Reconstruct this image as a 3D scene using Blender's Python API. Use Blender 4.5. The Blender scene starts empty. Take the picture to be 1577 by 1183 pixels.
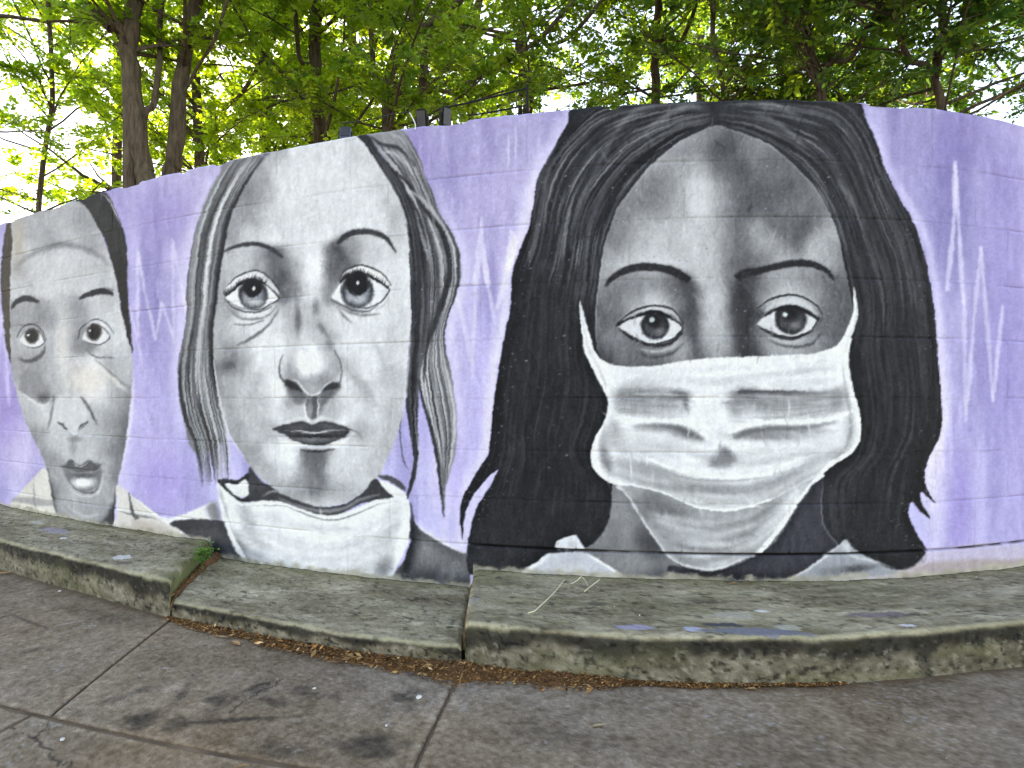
import bpy, math, random
import numpy as np
from mathutils import Vector, Matrix

# ---------------------------------------------------------------- camera, sky, sun, exposure
scene = bpy.context.scene
col = scene.collection
cam = bpy.data.cameras.new('camera'); camo = bpy.data.objects.new('camera', cam); col.objects.link(camo)
camo.location = (0, 0, 0.95); camo.rotation_euler = (math.radians(90), 0, 0)
cam.sensor_width = 36; cam.lens = 36 * 950.0 / 1577.0; cam.shift_y = 21.5 / 1577.0
cam.clip_start = 0.05; cam.clip_end = 2000
scene.camera = camo
SUN_TO = Vector((-0.36, 0.78, 0.52)).normalized()          # towards the sun: low, to the left, behind the trees
SUN_EL = math.asin(SUN_TO.z); SUN_AZ = math.atan2(SUN_TO.x, SUN_TO.y)
world = bpy.data.worlds.new('World'); scene.world = world; world.use_nodes = True
wn = world.node_tree; wn.nodes.clear()
sky = wn.nodes.new('ShaderNodeTexSky'); sky.sky_type = 'NISHITA'; sky.sun_disc = False
sky.sun_elevation = SUN_EL; sky.sun_rotation = SUN_AZ; sky.air_density = 1.0; sky.dust_density = 0.15; sky.ozone_density = 1.0
bg = wn.nodes.new('ShaderNodeBackground'); bg.inputs['Strength'].default_value = 0.15
wo = wn.nodes.new('ShaderNodeOutputWorld')
wn.links.new(sky.outputs[0], bg.inputs[0]); wn.links.new(bg.outputs[0], wo.inputs[0])
sl = bpy.data.lights.new('sun', 'SUN'); sl.energy = 4.6; sl.angle = math.radians(0.55); sl.color = (1.0, 0.92, 0.80)
so = bpy.data.objects.new('sun', sl); col.objects.link(so); so.location = (-8, 4, 9)
so.rotation_euler = (-SUN_TO).to_track_quat('-Z', 'Y').to_euler()
scene.view_settings.view_transform = 'Standard'; scene.view_settings.look = 'None'
scene.view_settings.gamma = 1.0; scene.view_settings.exposure = 2.3
scene.view_settings.use_white_balance = True; scene.view_settings.white_balance_temperature = 9200; scene.view_settings.white_balance_tint = 17
scene.render.engine = 'CYCLES'
scene.cycles.max_bounces = 8; scene.cycles.transmission_bounces = 6

# ---------------------------------------------------------------- helpers
def lin(c):
    c = np.asarray(c, float) / 255.0
    return np.where(c <= 0.04045, c / 12.92, ((c + 0.055) / 1.055) ** 2.4)
_TAB = np.random.RandomState(99).rand(256, 256)
def n2(x, y, k=0):
    x = np.asarray(x, float) + k * 17.31; y = np.asarray(y, float) + k * 9.77
    xi = np.floor(x).astype(int); yi = np.floor(y).astype(int); fx = x - xi; fy = y - yi
    fx = fx * fx * (3 - 2 * fx); fy = fy * fy * (3 - 2 * fy)
    a = _TAB[xi & 255, yi & 255]; b = _TAB[(xi + 1) & 255, yi & 255]; c = _TAB[xi & 255, (yi + 1) & 255]; d = _TAB[(xi + 1) & 255, (yi + 1) & 255]
    return (a * (1 - fx) + b * fx) * (1 - fy) + (c * (1 - fx) + d * fx) * fy
def fbm(x, y, k=0, o=4):
    t = 0; a = .5; w = 0
    for i in range(o): t = t + a * n2(x * 2 ** i, y * 2 ** i, k + i * 3); w += a; a *= .55
    return t / w
def sstep(a, b, x):
    t = np.clip((x - a) / (b - a), 0, 1); return t * t * (3 - 2 * t)
def mesh_np(name, V, F, C=None, smooth=True):
    V = np.ascontiguousarray(V, dtype=np.float32); F = np.ascontiguousarray(F, dtype=np.int32); k = F.shape[1]
    me = bpy.data.meshes.new(name)
    me.vertices.add(len(V)); me.vertices.foreach_set('co', V.ravel())
    me.loops.add(F.size); me.loops.foreach_set('vertex_index', F.ravel())
    me.polygons.add(len(F)); me.polygons.foreach_set('loop_start', np.arange(0, F.size, k, dtype=np.int32))
    me.polygons.foreach_set('use_smooth', np.full(len(F), smooth))
    me.update(calc_edges=True)
    if C is not None:
        at = me.color_attributes.new('paint', 'FLOAT_COLOR', 'POINT')
        c4 = np.ones((len(V), 4), np.float32); c4[:, :3] = C
        at.data.foreach_set('color', c4.ravel())
    return me
def add(name, me, mat=None, parent=None, **kw):
    o = bpy.data.objects.new(name, me); col.objects.link(o)
    if mat is not None: me.materials.append(mat)
    if parent is not None: o.parent = parent
    for k, v in kw.items(): o[k] = v
    return o
def empty(name, loc=(0, 0, 0), **kw):
    o = bpy.data.objects.new(name, None); col.objects.link(o); o.location = loc; o.empty_display_size = .1
    for k, v in kw.items(): o[k] = v
    return o
def grid_faces(nr, nc, off=0):
    i = np.arange(nr * nc).reshape(nr, nc)
    return np.stack([i[:-1, :-1], i[:-1, 1:], i[1:, 1:], i[1:, :-1]], -1).reshape(-1, 4) + off
def tube(P, R, n=6, cap=True):
    P = np.asarray(P, float); R = np.broadcast_to(np.asarray(R, float), (len(P),))
    T = np.gradient(P, axis=0); T /= np.linalg.norm(T, axis=1)[:, None] + 1e-9
    ref = np.array([0.3, 0.2, 1.0]) if abs(T[0, 2]) < .9 else np.array([1.0, 0.2, 0.1])
    A = np.cross(T, ref); A /= np.linalg.norm(A, axis=1)[:, None] + 1e-9; B = np.cross(T, A)
    a = np.linspace(0, 2 * np.pi, n, endpoint=False)
    V = P[:, None, :] + (A[:, None, :] * np.cos(a)[None, :, None] + B[:, None, :] * np.sin(a)[None, :, None]) * R[:, None, None]
    m = len(P); i = np.arange(m * n).reshape(m, n); j = np.roll(i, -1, 1)
    F = np.stack([i[:-1], j[:-1], j[1:], i[1:]], -1).reshape(-1, 4); V = V.reshape(-1, 3)
    if cap:
        V = np.vstack([V, P[:1], P[-1:]]); c0, c1 = m * n, m * n + 1
        q = [(i[0, k], c0, c0, j[0, k]) for k in range(0)]
        if n % 2 == 0:
            for k in range(0, n, 2):
                q.append((c0, i[0, (k + 2) % n], i[0, (k + 1) % n], i[0, k])); q.append((c1, i[-1, k], i[-1, (k + 1) % n], i[-1, (k + 2) % n]))
        if q: F = np.vstack([F, np.array(q)])
    return V, F
def merge(parts):
    V = []; F = []; o = 0
    for v, f in parts: V.append(v); F.append(np.asarray(f) + o); o += len(v)
    return np.vstack(V), np.vstack(F)
def boxm(sx, sy, sz, bev=0.0, M=None):
    """bevelled box, centred, as verts and quads+tris via bmesh"""
    import bmesh
    bm = bmesh.new(); bmesh.ops.create_cube(bm, size=1, matrix=Matrix.Diagonal((sx, sy, sz, 1)))
    if bev: bmesh.ops.bevel(bm, geom=bm.edges[:], offset=bev, segments=2, affect='EDGES')
    if M is not None: bmesh.ops.transform(bm, matrix=M, verts=bm.verts[:])
    me = bpy.data.meshes.new('box'); bm.to_mesh(me); bm.free(); return me
def nodes_of(m):
    m.use_nodes = True; nt = m.node_tree; nt.nodes.clear()
    o = nt.nodes.new('ShaderNodeOutputMaterial'); b = nt.nodes.new('ShaderNodeBsdfPrincipled'); nt.links.new(b.outputs[0], o.inputs[0])
    return nt, b, o
def painted(name, rough=.75, spec=.3, nscale=60., namt=.25, bump=.15, bdist=.002, bscale=90., fine=None):
    """vertex paint with procedural grain and relief"""
    m = bpy.data.materials.new(name); nt, b, o = nodes_of(m); N = nt.nodes.new; L = nt.links.new
    at = N('ShaderNodeAttribute'); at.attribute_name = 'paint'; tc = N('ShaderNodeTexCoord')
    nz = N('ShaderNodeTexNoise'); nz.inputs['Scale'].default_value = nscale; nz.inputs['Detail'].default_value = 6; nz.inputs['Roughness'].default_value = .7
    L(tc.outputs['Object'], nz.inputs['Vector'])
    mr = N('ShaderNodeMapRange'); mr.inputs['From Min'].default_value = .25; mr.inputs['From Max'].default_value = .75; mr.inputs['To Min'].default_value = 1 - namt; mr.inputs['To Max'].default_value = 1 + namt
    L(nz.outputs['Fac'], mr.inputs['Value'])
    mx = N('ShaderNodeMix'); mx.data_type = 'RGBA'; mx.blend_type = 'MULTIPLY'; mx.inputs['Factor'].default_value = 1
    L(at.outputs['Color'], mx.inputs['A']); L(mr.outputs['Result'], mx.inputs['B']); L(mx.outputs['Result'], b.inputs['Base Color'])
    n3 = N('ShaderNodeTexNoise'); n3.inputs['Scale'].default_value = bscale; n3.inputs['Detail'].default_value = 5; L(tc.outputs['Object'], n3.inputs['Vector'])
    bp = N('ShaderNodeBump'); bp.inputs['Strength'].default_value = bump; bp.inputs['Distance'].default_value = bdist
    L(n3.outputs['Fac'], bp.inputs['Height']); L(bp.outputs['Normal'], b.inputs['Normal'])
    b.inputs['Roughness'].default_value = rough; b.inputs['Specular IOR Level'].default_value = spec
    return m
def plain(name, c, rough=.6, metal=0., spec=.4, var=.2, scale=30.):
    m = bpy.data.materials.new(name); nt, b, o = nodes_of(m); N = nt.nodes.new; L = nt.links.new
    tc = N('ShaderNodeTexCoord'); nz = N('ShaderNodeTexNoise'); nz.inputs['Scale'].default_value = scale; nz.inputs['Detail'].default_value = 5; L(tc.outputs['Object'], nz.inputs['Vector'])
    rp = N('ShaderNodeValToRGB'); c = np.array(c, float)
    rp.color_ramp.elements[0].position = .3; rp.color_ramp.elements[1].position = .7
    rp.color_ramp.elements[0].color = (*np.clip(c * (1 - var), 0, 1), 1); rp.color_ramp.elements[1].color = (*np.clip(c * (1 + var), 0, 1), 1)
    L(nz.outputs['Fac'], rp.inputs['Fac']); L(rp.outputs['Color'], b.inputs['Base Color'])
    bp = N('ShaderNodeBump'); bp.inputs['Strength'].default_value = .3; bp.inputs['Distance'].default_value = .004; L(nz.outputs['Fac'], bp.inputs['Height']); L(bp.outputs['Normal'], b.inputs['Normal'])
    b.inputs['Roughness'].default_value = rough; b.inputs['Metallic'].default_value = metal; b.inputs['Specular IOR Level'].default_value = spec
    return m
# ---------------------------------------------------------------- plan of the curved wall
# s runs along the wall face, d is the distance out from it towards the street, z is the height.
FPX, HPX, VPX, CAMZ = 950.0, 788.5, 613.0, 0.95
S0, S1 = -3.4, 9.4
def _theta(s):
    c = np.clip(s, -0.1, 6.3) - 3
    t = 2.90452169e-03 * c ** 3 + 2.32672444e-02 * c ** 2 + 9.97997376e-02 * c - 3.85621369e-01
    return t + np.where(s > 6.3, (s - 6.3) * 0.22, 0) + np.where(s < -0.1, (s + 0.1) * 0.02, 0)
_S = np.linspace(S0 - .3, S1 + .3, 6601); _T = _theta(_S)
_X = np.r_[0, np.cumsum((np.cos(_T[1:]) + np.cos(_T[:-1])) / 2 * np.diff(_S))]
_Y = np.r_[0, np.cumsum((np.sin(_T[1:]) + np.sin(_T[:-1])) / 2 * np.diff(_S))]
_X += -3.77345787 - np.interp(0, _S, _X); _Y += 4.52863863 - np.interp(0, _S, _Y)
def plan(s, d=0.0):
    """world x, y of the point s metres along the wall, d metres out from its face"""
    x = np.interp(s, _S, _X); y = np.interp(s, _S, _Y); t = np.interp(s, _S, _T)
    return x + np.sin(t) * d, y - np.cos(t) * d
def wall_px(x, y, z):
    """image pixel of a point on the wall, projected through the camera"""
    return HPX + FPX * x / y, VPX - FPX * (z - CAMZ) / y
# ---------------------------------------------------------------- the mural, painted stroke by stroke
# Strokes are given in image pixel coordinates (see wall_px); the finished colours are stored
# on the wall's own vertices, so the paint belongs to the wall.
PX0, PY0, PW, PH = -130, 105, 1830, 845
def vnoise(h, w, cy, cx, seed):
    r = np.random.RandomState(seed)
    g = r.rand(int(h / cy) + 3, int(w / cx) + 3)
    y = np.arange(h) / cy; x = np.arange(w) / cx
    yi = y.astype(int); xi = x.astype(int)
    fy = (y - yi); fx = (x - xi)
    fy = (fy * fy * (3 - 2 * fy))[:, None]; fx = (fx * fx * (3 - 2 * fx))[None, :]
    a = g[yi][:, xi]; b = g[yi][:, xi + 1]; c = g[yi + 1][:, xi]; d = g[yi + 1][:, xi + 1]
    return (a * (1 - fx) + b * fx) * (1 - fy) + (c * (1 - fx) + d * fx) * fy
def box1(a, r, ax):
    if r < 1: return a
    pad = [(0, 0), (0, 0)]; pad[ax] = (r + 1, r)
    c = np.cumsum(np.pad(a, pad, mode='edge'), axis=ax)
    n = a.shape[ax]
    if ax == 0: return (c[2 * r + 1:2 * r + 1 + n] - c[:n]) / (2 * r + 1)
    return (c[:, 2 * r + 1:2 * r + 1 + n] - c[:, :n]) / (2 * r + 1)
def gblur(a, s):
    if s <= 0.35: return a
    if s < 1.6:
        k = np.exp(-0.5 * (np.arange(-4, 5) / s) ** 2); k /= k.sum()
        p = np.pad(a, 4, mode='edge')
        p = sum(k[i] * p[i:i + a.shape[0]] for i in range(9))
        return sum(k[i] * p[:, i:i + a.shape[1]] for i in range(9))
    r = max(1, int(round(s * 0.95)))
    for _ in range(3): a = box1(box1(a, r, 0), r, 1)
    return a
def spl(pts, closed=False, n=8):
    P = np.array(pts, float)
    if len(P) < 3: return P if not closed else P
    if closed: Q = np.vstack([P[-1], P, P[0], P[1]])
    else: Q = np.vstack([2 * P[0] - P[1], P, 2 * P[-1] - P[-2]])
    t = np.linspace(0, 1, n, endpoint=False)[:, None]
    out = []
    for i in range(1, len(Q) - 2):
        a, b, c, d = Q[i - 1], Q[i], Q[i + 1], Q[i + 2]
        out.append(0.5 * (2 * b + (c - a) * t + (2 * a - 5 * b + 4 * c - d) * t ** 2 + (3 * b - a - 3 * c + d) * t ** 3))
    if not closed: out.append(P[-1:])
    return np.vstack(out)
class Paint:
    def __init__(s):
        s.c = np.zeros((PH, PW, 3)); s.clip = None
        s.tex = 0.5 * vnoise(PH, PW, 3, 2, 1) + 0.5 * vnoise(PH, PW, 9, 2.2, 2)
    def col(s, g):
        if np.isscalar(g): return np.array([g - 1.0, g, g + 5.0])
        return np.array(g, float)
    def mask(s, P, f, ss=3):
        P = np.asarray(P, float) - (PX0, PY0)
        pad = int(3 * f + 3)
        x0 = max(0, int(P[:, 0].min()) - pad); x1 = min(PW, int(P[:, 0].max()) + pad + 1)
        y0 = max(0, int(P[:, 1].min()) - pad); y1 = min(PH, int(P[:, 1].max()) + pad + 1)
        if x1 <= x0 or y1 <= y0: return None
        w, h = (x1 - x0) * ss, (y1 - y0) * ss
        A = (P - (x0, y0)) * ss; B = np.roll(A, -1, 0)
        sg = np.where(B[:, 1] > A[:, 1], 1, -1)
        lo = np.where(sg[:, None] > 0, A, B); hi = np.where(sg[:, None] > 0, B, A)
        r0 = np.clip(np.ceil(lo[:, 1] - .5), 0, h).astype(int); r1 = np.clip(np.ceil(hi[:, 1] - .5), 0, h).astype(int)
        cnt = np.maximum(r1 - r0, 0)
        e = np.repeat(np.arange(len(A)), cnt)
        if len(e) == 0: return None
        rows = np.arange(len(e)) - np.repeat(np.cumsum(cnt) - cnt, cnt) + r0[e]
        xc = lo[e, 0] + (rows + .5 - lo[e, 1]) * (hi[e, 0] - lo[e, 0]) / (hi[e, 1] - lo[e, 1])
        ci = np.clip(np.ceil(xc - .5), 0, w).astype(int)
        acc = np.bincount(rows * (w + 1) + ci, weights=sg[e], minlength=h * (w + 1)).reshape(h, w + 1)
        m = (np.abs(np.cumsum(acc, 1)[:, :w]) > .5).astype(float)
        m = m.reshape(y1 - y0, ss, x1 - x0, ss).mean((1, 3))
        return gblur(m, f), x0, y0, x1, y1
    def comp(s, m, x0, y0, x1, y1, col, op, rough=0.0):
        a = m * op
        if s.clip is not None: a = a * s.clip[y0:y1, x0:x1]
        if rough: a = np.clip(a * (1 + rough * (s.tex[y0:y1, x0:x1] - .5) * 2) if op < 1 else np.clip((a - rough * s.tex[y0:y1, x0:x1]) / (1 - rough), 0, 1), 0, 1)
        a = a[..., None]
        s.c[y0:y1, x0:x1] = s.c[y0:y1, x0:x1] * (1 - a) + s.col(col) * a
    def poly(s, pts, col, f=1.0, op=1.0, smooth=True, rough=0.0):
        P = spl(pts, True) if smooth else np.array(pts, float)
        r = s.mask(P, f, 2)
        if r: s.comp(*r, col, op, rough)
    def line(s, pts, w, col, op=1.0, f=0.5, taper=(1, 1), rough=0.0, raw=False):
        P = np.asarray(pts, float) if raw else spl(pts, False)
        n = len(P); t = np.linspace(0, 1, n)
        if not np.isscalar(w): W = np.interp(t, np.linspace(0, 1, len(w)), w)
        else:
            W = np.full(n, float(w))
            if taper[0]: W *= np.clip(t / .3, .12, 1)
            if taper[1]: W *= np.clip((1 - t) / .3, .12, 1)
        T = np.gradient(P, axis=0); T /= np.linalg.norm(T, axis=1)[:, None] + 1e-9
        N = np.stack([-T[:, 1], T[:, 0]], 1) * (W / 2)[:, None]
        r = s.mask(np.vstack([P + N, (P - N)[::-1]]), f)
        if r: s.comp(*r, col, op, rough)
    def blob(s, x, y, rx, ry, col, op=0.6, ang=0, p=1.25):
        if p == 1.25: op = min(1.0, op * 1.15)
        R = max(rx, ry) * 2.4
        x0 = max(0, int(x - PX0 - R)); x1 = min(PW, int(x - PX0 + R)); y0 = max(0, int(y - PY0 - R)); y1 = min(PH, int(y - PY0 + R))
        if x1 <= x0 or y1 <= y0: return
        X, Y = np.meshgrid(np.arange(x0, x1) + PX0 - x, np.arange(y0, y1) + PY0 - y)
        a = np.radians(ang); U = (X * np.cos(a) + Y * np.sin(a)) / rx; V = (-X * np.sin(a) + Y * np.cos(a)) / ry
        m = np.exp(-(U * U + V * V) ** p)
        s.comp(m, x0, y0, x1, y1, col, op, 0.25)
    def tones(s, txt, sig, op=1.0):
        """smooth wash through tones read off the image, as pixel x,y,grey"""
        T = np.array([float(v) for v in txt.replace(';', ',').split(',')]).reshape(-1, 3)
        x0, y0 = (T[:, :2].min(0) - 30 - (PX0, PY0)).astype(int) // 2 * 2; x1, y1 = (T[:, :2].max(0) + 30 - (PX0, PY0)).astype(int) // 2 * 2
        x0 = max(0, x0); y0 = max(0, y0); x1 = min(PW, x1); y1 = min(PH, y1)
        gx = np.arange(x0, x1, 2) + PX0 + .5; gy = np.arange(y0, y1, 2) + PY0 + .5
        ex = np.exp(-((gx[None] - T[:, :1]) / sig) ** 2 / 2); ey = np.exp(-((gy[None] - T[:, 1:2]) / sig) ** 2 / 2)
        num = np.einsum('ny,nx->yx', ey * T[:, 2:], ex); den = np.einsum('ny,nx->yx', ey, ex)
        g = num / (den + 1e-6); m = np.clip(den / .02, 0, 1)
        g = np.repeat(np.repeat(g, 2, 0), 2, 1)[:y1 - y0, :x1 - x0]; m = np.repeat(np.repeat(m, 2, 0), 2, 1)[:y1 - y0, :x1 - x0]; g = gblur(g, 1.2)
        g = g + (s.tex[y0:y1, x0:x1] - .5) * 10
        a = (m * op * (s.clip[y0:y1, x0:x1] if s.clip is not None else 1))[..., None]
        s.c[y0:y1, x0:x1] = s.c[y0:y1, x0:x1] * (1 - a) + np.stack([g - 1, g, g + 5], -1) * a
    def setclip(s, *polys, f=0.7):
        m = np.zeros((PH, PW))
        for p in polys:
            r = s.mask(spl(p, True), f, 2)
            if r: m[r[2]:r[4], r[1]:r[3]] = np.maximum(m[r[2]:r[4], r[1]:r[3]], r[0])
        s.clip = m
    def strands(s, L, R, n, cols, w=(1, 3), op=(.5, .9), seed=0, span=(.2, .7), a0=0, a1=1, t0=0, t1=1, wob=2.0, f=.6):
        rng = np.random.RandomState(seed)
        L = spl(L); R = spl(R); m = 90
        def rs(P):
            d = np.r_[0, np.cumsum(np.linalg.norm(np.diff(P, axis=0), axis=1))]; q = np.linspace(0, d[-1], m)
            return np.stack([np.interp(q, d, P[:, 0]), np.interp(q, d, P[:, 1])], 1)
        L = rs(L); R = rs(R)
        for i in range(n):
            a = a0 + (a1 - a0) * rng.rand(); ln = span[0] + (span[1] - span[0]) * rng.rand()
            b = t0 + (t1 - t0) * (rng.rand() * (1.2 - ln) - .1); e = min(t1, b + ln); b = max(t0, b)
            i0, i1 = int(b * (m - 1)), int(e * (m - 1))
            if i1 - i0 < 5: continue
            tt = np.linspace(0, 1, m); aa = a + wob * .01 * np.sin(tt * 7 + rng.rand() * 6)
            P = (L * (1 - aa[:, None]) + R * aa[:, None])[i0:i1 + 1:2]
            s.line(P, w[0] + (w[1] - w[0]) * rng.rand(), cols[rng.randint(len(cols))], op[0] + (op[1] - op[0]) * rng.rand(), f, raw=True)

def paint_mural():
    p = Paint(); rng = np.random.RandomState(5)
    X, Y = np.meshgrid(np.arange(PW) + PX0, np.arange(PH) + PY0)
    # --- lavender ground, brushed up and down
    ky = np.clip((Y - 180) / 650., 0, 1)[..., None]
    base = np.array([168, 160, 207.]) * (1 - ky) + np.array([189, 183, 233.]) * ky
    q1 = vnoise(PH, PW, 160, 26, 11); q2 = vnoise(PH, PW, 60, 7, 12); q3 = vnoise(PH, PW, 90, 90, 13)
    v = (q1 - .5) * 34 + (q2 - .5) * 16 + (q3 - .5) * 26
    p.c[:] = base + v[..., None] * np.array([1, 1, .75])
    for x, y, rx, ry, c, o in ((310, 330, 40, 200, (214, 206, 238), .4), (745, 320, 60, 110, (200, 190, 232), .45), (700, 590, 26, 230, (216, 208, 246), .55),
                            (745, 620, 26, 160, (206, 196, 250), .55), (225, 640, 30, 130, (208, 197, 246), .5), (1345, 215, 24, 70, (184, 178, 222), .7), (1400, 300, 40, 80, (176, 168, 218), .6),
                            (1440, 420, 25, 120, (172, 163, 216), .5), (1462, 330, 40, 120, (144, 138, 194), .75), (1440, 700, 24, 190, (226, 218, 250), .7), (1478, 780, 20, 90, (170, 152, 226), .5), (1480, 210, 45, 60, (138, 128, 188), .6), (1455, 240, 12, 90, (140, 130, 190), .5),
                            (640, 260, 22, 70, (150, 136, 196), .5), (868, 240, 14, 60, (206, 200, 232), .5), (30, 690, 30, 50, (222, 208, 240), .5), (10, 625, 20, 60, (160, 140, 210), .6),
                            (255, 330, 60, 50, (156, 140, 200), .5), (700, 690, 16, 100, (176, 160, 226), .5), (250, 740, 40, 50, (174, 156, 226), .6), (1560, 500, 60, 400, (170, 158, 220), .5), (-60, 600, 60, 300, (172, 156, 220), .6)):
        p.blob(x, y, rx, ry, c, o)
    for i in range(150):   # dry brush marks
        x = rng.uniform(-120, 1690); y = rng.uniform(200, 820); l = rng.uniform(20, 90)
        c = (206, 197, 240) if rng.rand() < .6 else (148, 132, 196)
        p.line([(x, y), (x + rng.uniform(-2, 2), y + l / 2), (x + rng.uniform(-3, 3), y + l)], rng.uniform(1, 5), c, rng.uniform(.12, .38), .9)
    # --- pulse lines
    W1 = (226, 219, 246)
    def pulse(pts, w, o=.8):
        for a, b in zip(pts[:-1], pts[1:]): p.line([a, ((a[0] + b[0]) / 2, (a[1] + b[1]) / 2), b], w, W1, o * .8, 1.2)
    pulse([(199, 470), (206, 500), (225, 585)], [2, 4, 2], .6)
    pulse([(213, 380), (212, 425), (213, 520)], [1.5, 6, 3], .75); pulse([(214, 390), (224, 452), (240, 524), (249, 466), (268, 520)], [2, 4.5, 3], .8)
    pulse([(266, 366), (267, 430), (268, 528)], [1, 6, 2], .75); pulse([(266, 370), (277, 425), (291, 500)], [2, 5, 3], .7)
    p.poly([(741, 332), (734, 385), (728, 440), (737, 440), (742, 400), (748, 440), (757, 440), (748, 385)], W1, 1, .75, False)
    pulse([(732, 425), (732, 470), (727, 584)], [6, 7, 3], .85); pulse([(703, 458), (714, 494), (727, 560)], [4, 7, 5], .85)
    pulse([(745, 400), (754, 450), (764, 502)], [5, 7, 3], .8); pulse([(790, 388), (776, 435), (765, 480)], [5, 8, 4], .75)
    p.poly([(787, 350), (777, 420), (786, 420), (800, 372)], W1, 1, .7, False)
    pulse([(1471, 248), (1471, 330), (1459, 450)], [4, 9, 5], .8); pulse([(1472, 255), (1477, 340), (1484, 470)], [4, 8, 5], .8); pulse([(1484, 450), (1486, 560), (1489, 650)], [5, 7, 3], .6)
    pulse([(1489, 640), (1500, 500), (1512, 380), (1530, 620), (1545, 470)], [4, 7, 4], .7)
    pulse([(8, 470), (10, 560), (15, 626)], [3, 7, 3], .55); pulse([(-40, 520), (-25, 430), (-10, 600), (4, 480)], [3, 6, 3], .6)

    # ================= first face (far left)
    hair1 = [(16, 338), (60, 322), (120, 304), (157, 292), (177, 320), (189, 349), (195, 382), (197, 432), (199, 480), (204, 545), (190, 500), (180, 440), (150, 350), (80, 330), (20, 420), (17, 480), (18, 560), (8, 520), (2, 430), (6, 380)]
    p.poly(hair1, (62, 61, 60), .8)
    p.poly([(14, 340), (40, 331), (28, 380), (18, 430), (15, 540), (6, 500), (3, 430), (7, 380)], (98, 88, 80), 1.5, .9)
    p.line([(154, 293), (168, 309), (180, 330), (189, 352)], 2, 214, .7); p.line([(172, 320), (185, 352), (192, 400)], 1.2, 120, .6)
    face1 = [(22, 338), (60, 322), (100, 310), (122, 311), (139, 328), (154, 357), (168, 394), (179, 430), (185, 471), (194, 513), (203, 545), (205, 582), (201, 622), (195, 673), (187, 719), (180, 752), (177, 790), (170, 812), (120, 812), (87, 803), (79, 770), (71, 721), (55, 683), (41, 652), (25, 602), (17, 555), (16, 480), (17, 422), (20, 375)]
    p.line([(206, 560), (204, 620), (197, 675), (189, 720)], 5, (232, 226, 244), .7, 1.5)
    p.poly(face1, (186, 186, 188), .8); p.setclip(face1)
    p.tones('30,350,170;60,345,170;100,335,175;130,340,150;35,385,185;70,370,165;110,365,185;145,370,160;25,410,165;60,410,195;100,405,198;140,410,190;165,420,180;30,440,185;80,440,200;130,435,195;175,450,175;25,490,150;50,485,155;70,490,140;95,480,190;120,480,150;150,475,190;185,490,200;22,530,170;75,520,175;97,520,205;117,525,140;185,530,200;195,550,190;30,565,160;55,568,150;80,560,175;97,560,205;118,570,190;140,575,225;175,565,175;198,580,180;30,610,185;80,600,160;92,590,185;115,600,195;150,605,220;180,615,180;197,620,140;45,640,175;65,640,205;90,640,205;115,635,210;145,640,180;175,650,165;192,655,115;55,670,150;80,675,190;105,685,190;140,680,190;170,685,160;188,690,115;72,710,150;90,735,170;165,720,175;182,725,130;80,760,120;100,770,180;140,775,175;170,765,170;95,795,150;125,790,170;155,785,150', 12)
    for b in ((28, 372, 10, 44, (176, 164, 150), .6), (97, 530, 9, 50, (212, 208, 202), .5), (135, 585, 30, 24, (226, 216, 206), .6)): p.blob(*b)
    p.line([(22, 418), (40, 398), (67, 384), (97, 377), (126, 381), (154, 395), (170, 410)], [2, 5, 6, 9, 7, 6, 3], 118, .62, 1.8)
    p.line([(30, 412), (67, 392), (97, 388), (130, 392), (160, 408)], 4, 206, .4, 2)
    p.line([(19, 476), (27, 465), (43, 460), (61, 466)], [3, 8, 9, 5], 62, .95, .8); p.line([(121, 461), (138, 454), (158, 449), (175, 454)], [3, 8, 10, 4], 58, .95, .8)
    for k in range(24):
        t = k / 23.; x = 122 + 50 * t; y = 458 - 11 * np.sin(t * 2.2); p.line([(x, y + 5), (x + 2, y), (x + 5, y - 4)], 1.2, 60, .7)
    def eye1(w, iris, r, crease, hl):
        p.poly(w, 206, .6); keep = p.clip; p.setclip(w); p.blob(iris[0], iris[1] - r * .2, r * 1.05, r * 1.2, (74, 68, 64), 1, p=3); p.blob(iris[0], iris[1] - 1, r * .62, r * .8, 40, .95, p=3); p.clip = keep
        P = spl(w, True); p.line(w + [w[0]], 1.5, 60, .85); p.line(crease, [1, 2.2, 2.4, 2, 1], 72, .85); p.blob(*hl, 2, 2, 236, .95)
    eye1([(30, 526), (38, 513), (49, 507), (61, 512), (69, 528), (55, 536), (41, 534)], (49, 519), 11, [(26, 521), (34, 506), (49, 500), (63, 508), (72, 525)], (44, 516))
    eye1([(128, 521), (134, 506), (146, 499), (158, 505), (169, 518), (160, 529), (146, 531), (133, 527)], (145, 513), 12, [(120, 523), (126, 506), (138, 496), (150, 493), (164, 499), (175, 514)], (138, 509))
    p.line([(126, 507), (140, 496), (160, 500), (170, 518)], 4, 212, .5, 1.2)
    p.poly([(26, 552), (44, 554), (62, 546), (71, 532), (70, 545), (58, 556), (42, 559)], 86, 1.2, .8)
    p.line([(132, 538), (148, 550), (175, 552)], [1, 3, 2], 112, .75, .9); p.line([(146, 553), (170, 574), (203, 600)], [1, 3, 2], 128, .7, 1); p.line([(146, 558), (170, 580), (200, 606)], 6, (226, 220, 214), .7, 1.2)
    p.poly([(36, 571), (55, 576), (71, 591), (77, 610), (69, 622), (49, 613), (29, 600)], 142, 2, .85); p.blob(66, 612, 9, 8, 100, .6)
    p.line([(24, 600), (48, 616), (68, 626), (80, 614)], 3, 214, .8, .9); p.line([(36, 571), (30, 600)], 2, 120, .5)
    p.line([(84, 608), (80, 636), (73, 662)], [2, 4, 1], 108, .7, 1); p.line([(124, 611), (136, 628), (150, 654)], [2, 5, 2], 84, .8, 1)
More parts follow.
